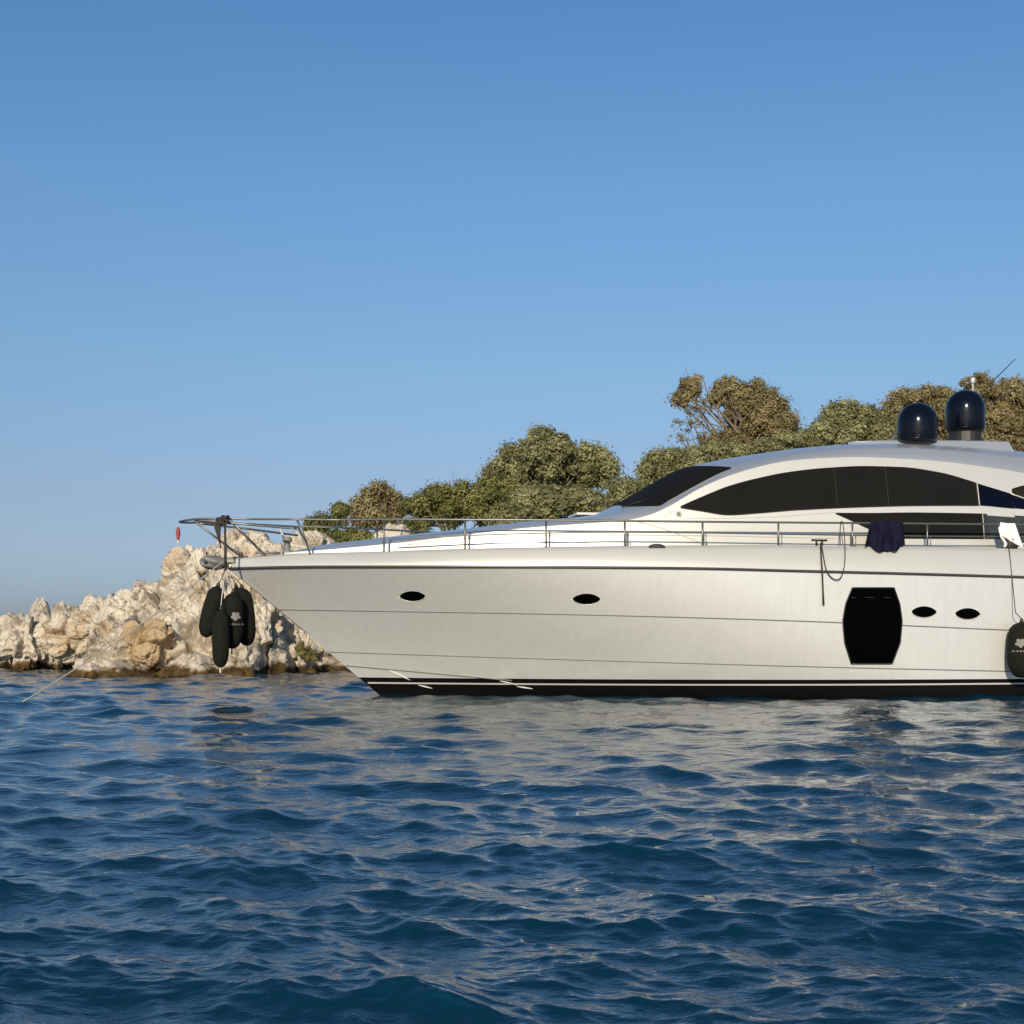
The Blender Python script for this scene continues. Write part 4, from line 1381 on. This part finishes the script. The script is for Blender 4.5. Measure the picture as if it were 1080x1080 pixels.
# knot of dark lashing on the pulpit
def lashing():
    c = at(234.5, 550, 24.8)
    geos = []
    rg = random.Random(4)
    for i in range(7):
        a = c + Vector((rg.uniform(-.06, .06), rg.uniform(-.03, .03), rg.uniform(-.02, .06)))
        pts = [a + Vector((0.055 * math.cos(t), 0.05 * math.sin(t) * .8, 0.055 * math.sin(t + i))) for t in [k * math.pi / 4 for k in range(9)]]
        geos.append(tube_geo([p - c for p in pts], 0.022, 6))
    for (dx, L) in ((-0.07, 0.36), (-0.04, 0.47), (-0.10, 0.24)):
        geos.append(tube_geo([Vector((dx, -0.02, 0)), Vector((dx - 0.01, -0.03, -L * .5)), Vector((dx + 0.015, -0.02, -L))], [0.03, 0.025, 0.008], 6))
    o = mesh_obj('rope_lashing', *join(*geos), M['rope_dark'], None, True)
    o.location = c
    tag(o, 'dark knotted lashing tied on the bow rail above the fenders', 'rope')
lashing()

# small furled pennant hanging at the tip of the pulpit
def pennant():
    top = at(189, 550, 25.4)
    v, f = tube_geo([Vector((0, 0, 0)), Vector((-0.02, 0, -0.12)), Vector((-0.02, 0, -0.40))], 0.004, 5)
    root = empty('pennant', top, 'small furled red and white pennant hanging from the tip of the bow rail', 'flag')
    mesh_obj('halyard', v, f, M['rope'], root, True)
    V = []
    n = 9
    for i in range(n):
        t = i / (n - 1)
        z = -0.10 - 0.24 * t
        w = 0.035 * math.sin(math.pi * (0.12 + 0.8 * t)) 
        V += [Vector((-0.02 - w, 0.01 * math.sin(t * 7), z)), Vector((-0.02, -0.02 + 0.015 * math.cos(t * 9), z)), Vector((-0.02 + w, 0.01, z))]
    o = mesh_obj('bunting', V, [tuple(q) for q in grid_faces(n, 3)], M['red'], root, True)
    md = o.modifiers.new('s', 'SOLIDIFY'); md.thickness = 0.008
    v, f = tube_geo([Vector((-0.015, -0.02, -0.33)), Vector((-0.022, -0.02, -0.42))], [0.014, 0.004], 6)
    mesh_obj('tassel', v, f, M['cloth'], root, True)
pennant()

# anchor line from the bow down into the sea
def mooring():
    a = at(238, 590, 25.2); b = at(20, 741.5, 1.3 * F / (741.5 - HY)) + Vector((0, 0, -0.02))
    pts = []
    for i in range(30):
        t = i / 29
        p = a.lerp(b, t)
        p.z -= 0.10 * math.sin(math.pi * t)
        pts.append(p - a)
    e = pts[-1] + (pts[-1] - pts[-2]) * 3
    o = tube('mooring_line', pts + [e], 0.011, M['rope_grey'], None, 8)
    o.location = a
    tag(o, 'taut pale anchor line running from the bow down into the sea at the left', 'rope')
mooring()

# ------------------------------------------------------------------ cloths and line on the rail
def hanging_cloth(name, outline_top, outline_bot, mat, label, cat, off, folds, seed, amp=0.03):
    """outline_*: lists of pixels from left to right along the top and bottom edge; hangs outside the rail"""
    rg = random.Random(seed)
    n, m = 60, 22
    tx = [p[0] for p in outline_top]; ty = [p[1] for p in outline_top]
    bx = [p[0] for p in outline_bot]; by = [p[1] for p in outline_bot]
    V = []
    c0 = None
    ph = [rg.uniform(0, 6.28) for _ in range(6)]
    for i in range(n):
        t = i / (n - 1)
        xt = tx[0] + (tx[-1] - tx[0]) * t; xb = bx[0] + (bx[-1] - bx[0]) * t
        yt = np.interp(xt, tx, ty); yb = np.interp(xb, bx, by)
        for j in range(m):
            u = j / (m - 1)
            px = xt + (xb - xt) * u; py = yt + (yb - yt) * u
            fold = amp * (0.35 + 0.65 * u) * (math.sin(t * folds * 6.28 + ph[0] + 1.5 * u) + 0.5 * math.sin(t * folds * 2.3 * 6.28 + ph[1] - 2 * u) + 0.3 * math.sin(u * 7 + t * 11))
            o = off + fold + 0.02 * u
            s, w, z = solve(px, py, lambda s, z: railw(s) + o + (max(0, bwid(s, z) - railw(s)) if u > 0.0 else 0))
            p = O_ + BL(s, w, z)
            if c0 is None: c0 = p.copy()
            V.append(p - c0)
    Fc = [tuple(reversed(q)) for q in grid_faces(n, m)]
    # part folded over to the inner side of the rail
    o = mesh_obj(name, V, Fc, mat, None, True)
    md = o.modifiers.new('thick', 'SOLIDIFY'); md.thickness = 0.012
    o.location = c0
    tag(o, label, cat)
    return o
def bwid(s, z):
    t = max(0, min(1, (z - z_rub(s)) / (z_dk(s) - z_rub(s))))
    return hullw(s, min(z_rub(s), STEM_Z)) - tum(s) * t ** 1.5 if z < z_dk(s) + 0.02 else 0
hanging_cloth('towel', [(918, 550.5), (934, 549.0), (952, 550.5)], [(912, 576), (919, 576.5), (924, 581), (934, 582), (946, 580), (949, 576.5), (954, 575.5)], M['navy'],
              'navy blue towel draped over the guard rail right of the rope loop', 'towel', 0.045, 2.3, 3, 0.05)
hanging_cloth('towel', [(1055, 551), (1062, 552), (1070, 552)], [(1053, 560), (1058, 566), (1066, 571), (1079, 578)], M['cloth'],
              'white cloth bunched over the guard rail at the right edge', 'towel', 0.035, 1.6, 5, 0.02)
def cloth_strip():
    pts = [(1054.5, 556), (1056.5, 566), (1061, 573), (1060, 577)]
    V = []
    for px, py in pts:
        for dx in (-1.7, 0, 1.7):
            s, w, z = solve(px + dx, py, lambda s, z: railw(s) + 0.05 + (0.012 if dx == 0 else 0))
            V.append(O_ + BL(s, w, z))
    c = V[0].copy()
    o = mesh_obj('strap', [q - c for q in V], [tuple(reversed(q)) for q in grid_faces(len(pts), 3)], M['cloth'], None, True)
    md = o.modifiers.new('thick', 'SOLIDIFY'); md.thickness = 0.01
    o.location = c
    tag(o, 'narrow white strap hanging below the bunched white cloth', 'strap')
    # dark bag behind it
    sa, w, z = solve(1067, 573, rw)
    V = []
    c = O_ + BL(sa, railw(sa) + 0.005, z_dk(sa))
    g = []
    for i, (r1, h) in enumerate(((0.10, 0.0), (0.12, 0.05), (0.11, 0.16), (0.07, 0.23), (0.02, 0.25))):
        for k in range(16):
            a = k / 16 * 6.283
            V.append(A_ * (r1 * math.cos(a) * 1.0) + P_ * (r1 * 0.35 * math.sin(a)) + Vector((0, 0, h)))
    f = [tuple(q) for q in grid_faces(5, 16, True)] + [tuple(range(15, -1, -1)), tuple(range(64, 80))]
    o = mesh_obj('bag', V, f, M['black'], None, True)
    o.location = c
    tag(o, 'small black bag on the deck edge under the white cloth', 'bag')
cloth_strip()

def rope_loop():
    s, w, z = solve(888, 551, rw)
    def p(px, py, off):
        s, w, z = solve(px, py, lambda s, z: max(railw(s), bwid(s, z)) + off if z > z_rub(s) else hullw(s, z) + off)
        return O_ + BL(s, w, z)
    geos = []
    ctrl = [(866, 573, .05), (867.5, 580, .05), (869.5, 592, .06), (872, 602, .06), (877, 609, .05), (883, 611.5, .05), (887.5, 608, .05), (890.5, 597, .06), (891.3, 583, .06), (890.5, 565, .04), (888.8, 552, .03), (887.5, 550, .02), (886.5, 552, .03), (886, 564, .03), (886.2, 575, .03)]
    pts = [p(*c) for c in ctrl]
    # smooth
    fine = []
    for i in range(len(pts) - 1):
        p0 = pts[max(0, i - 1)]; p1 = pts[i]; p2 = pts[i + 1]; p3 = pts[min(len(pts) - 1, i + 2)]
        for k in range(6):
            t = k / 6
            fine.append(0.5 * ((2 * p1) + (p2 - p0) * t + (2 * p0 - 5 * p1 + 4 * p2 - p3) * t * t + (3 * p1 - p0 - 3 * p2 + p3) * t ** 3))
    fine.append(pts[-1])
    c = fine[0].copy()
    o = tube('rope_loop', [q - c for q in fine], 0.009, M['rope_dark'], None, 6)
    o.location = c
    tag(o, 'thin dark rope hanging in a loop from the guard rail left of the navy towel', 'rope')
    pts = [p(865.5, 573, .06), p(866.3, 590, .06), p(867.3, 605, .05), p(868, 622, .05), p(868.6, 638, .05)]
    c = pts[0].copy()
    o = tube('rope_end', [q - c for q in pts], [0.016, 0.014, 0.015, 0.014, 0.019], M['rope_dark'], None, 6)
    o.location = c
    tag(o, 'straight dark rope end hanging down the hull below the side cleat', 'rope')
rope_loop()
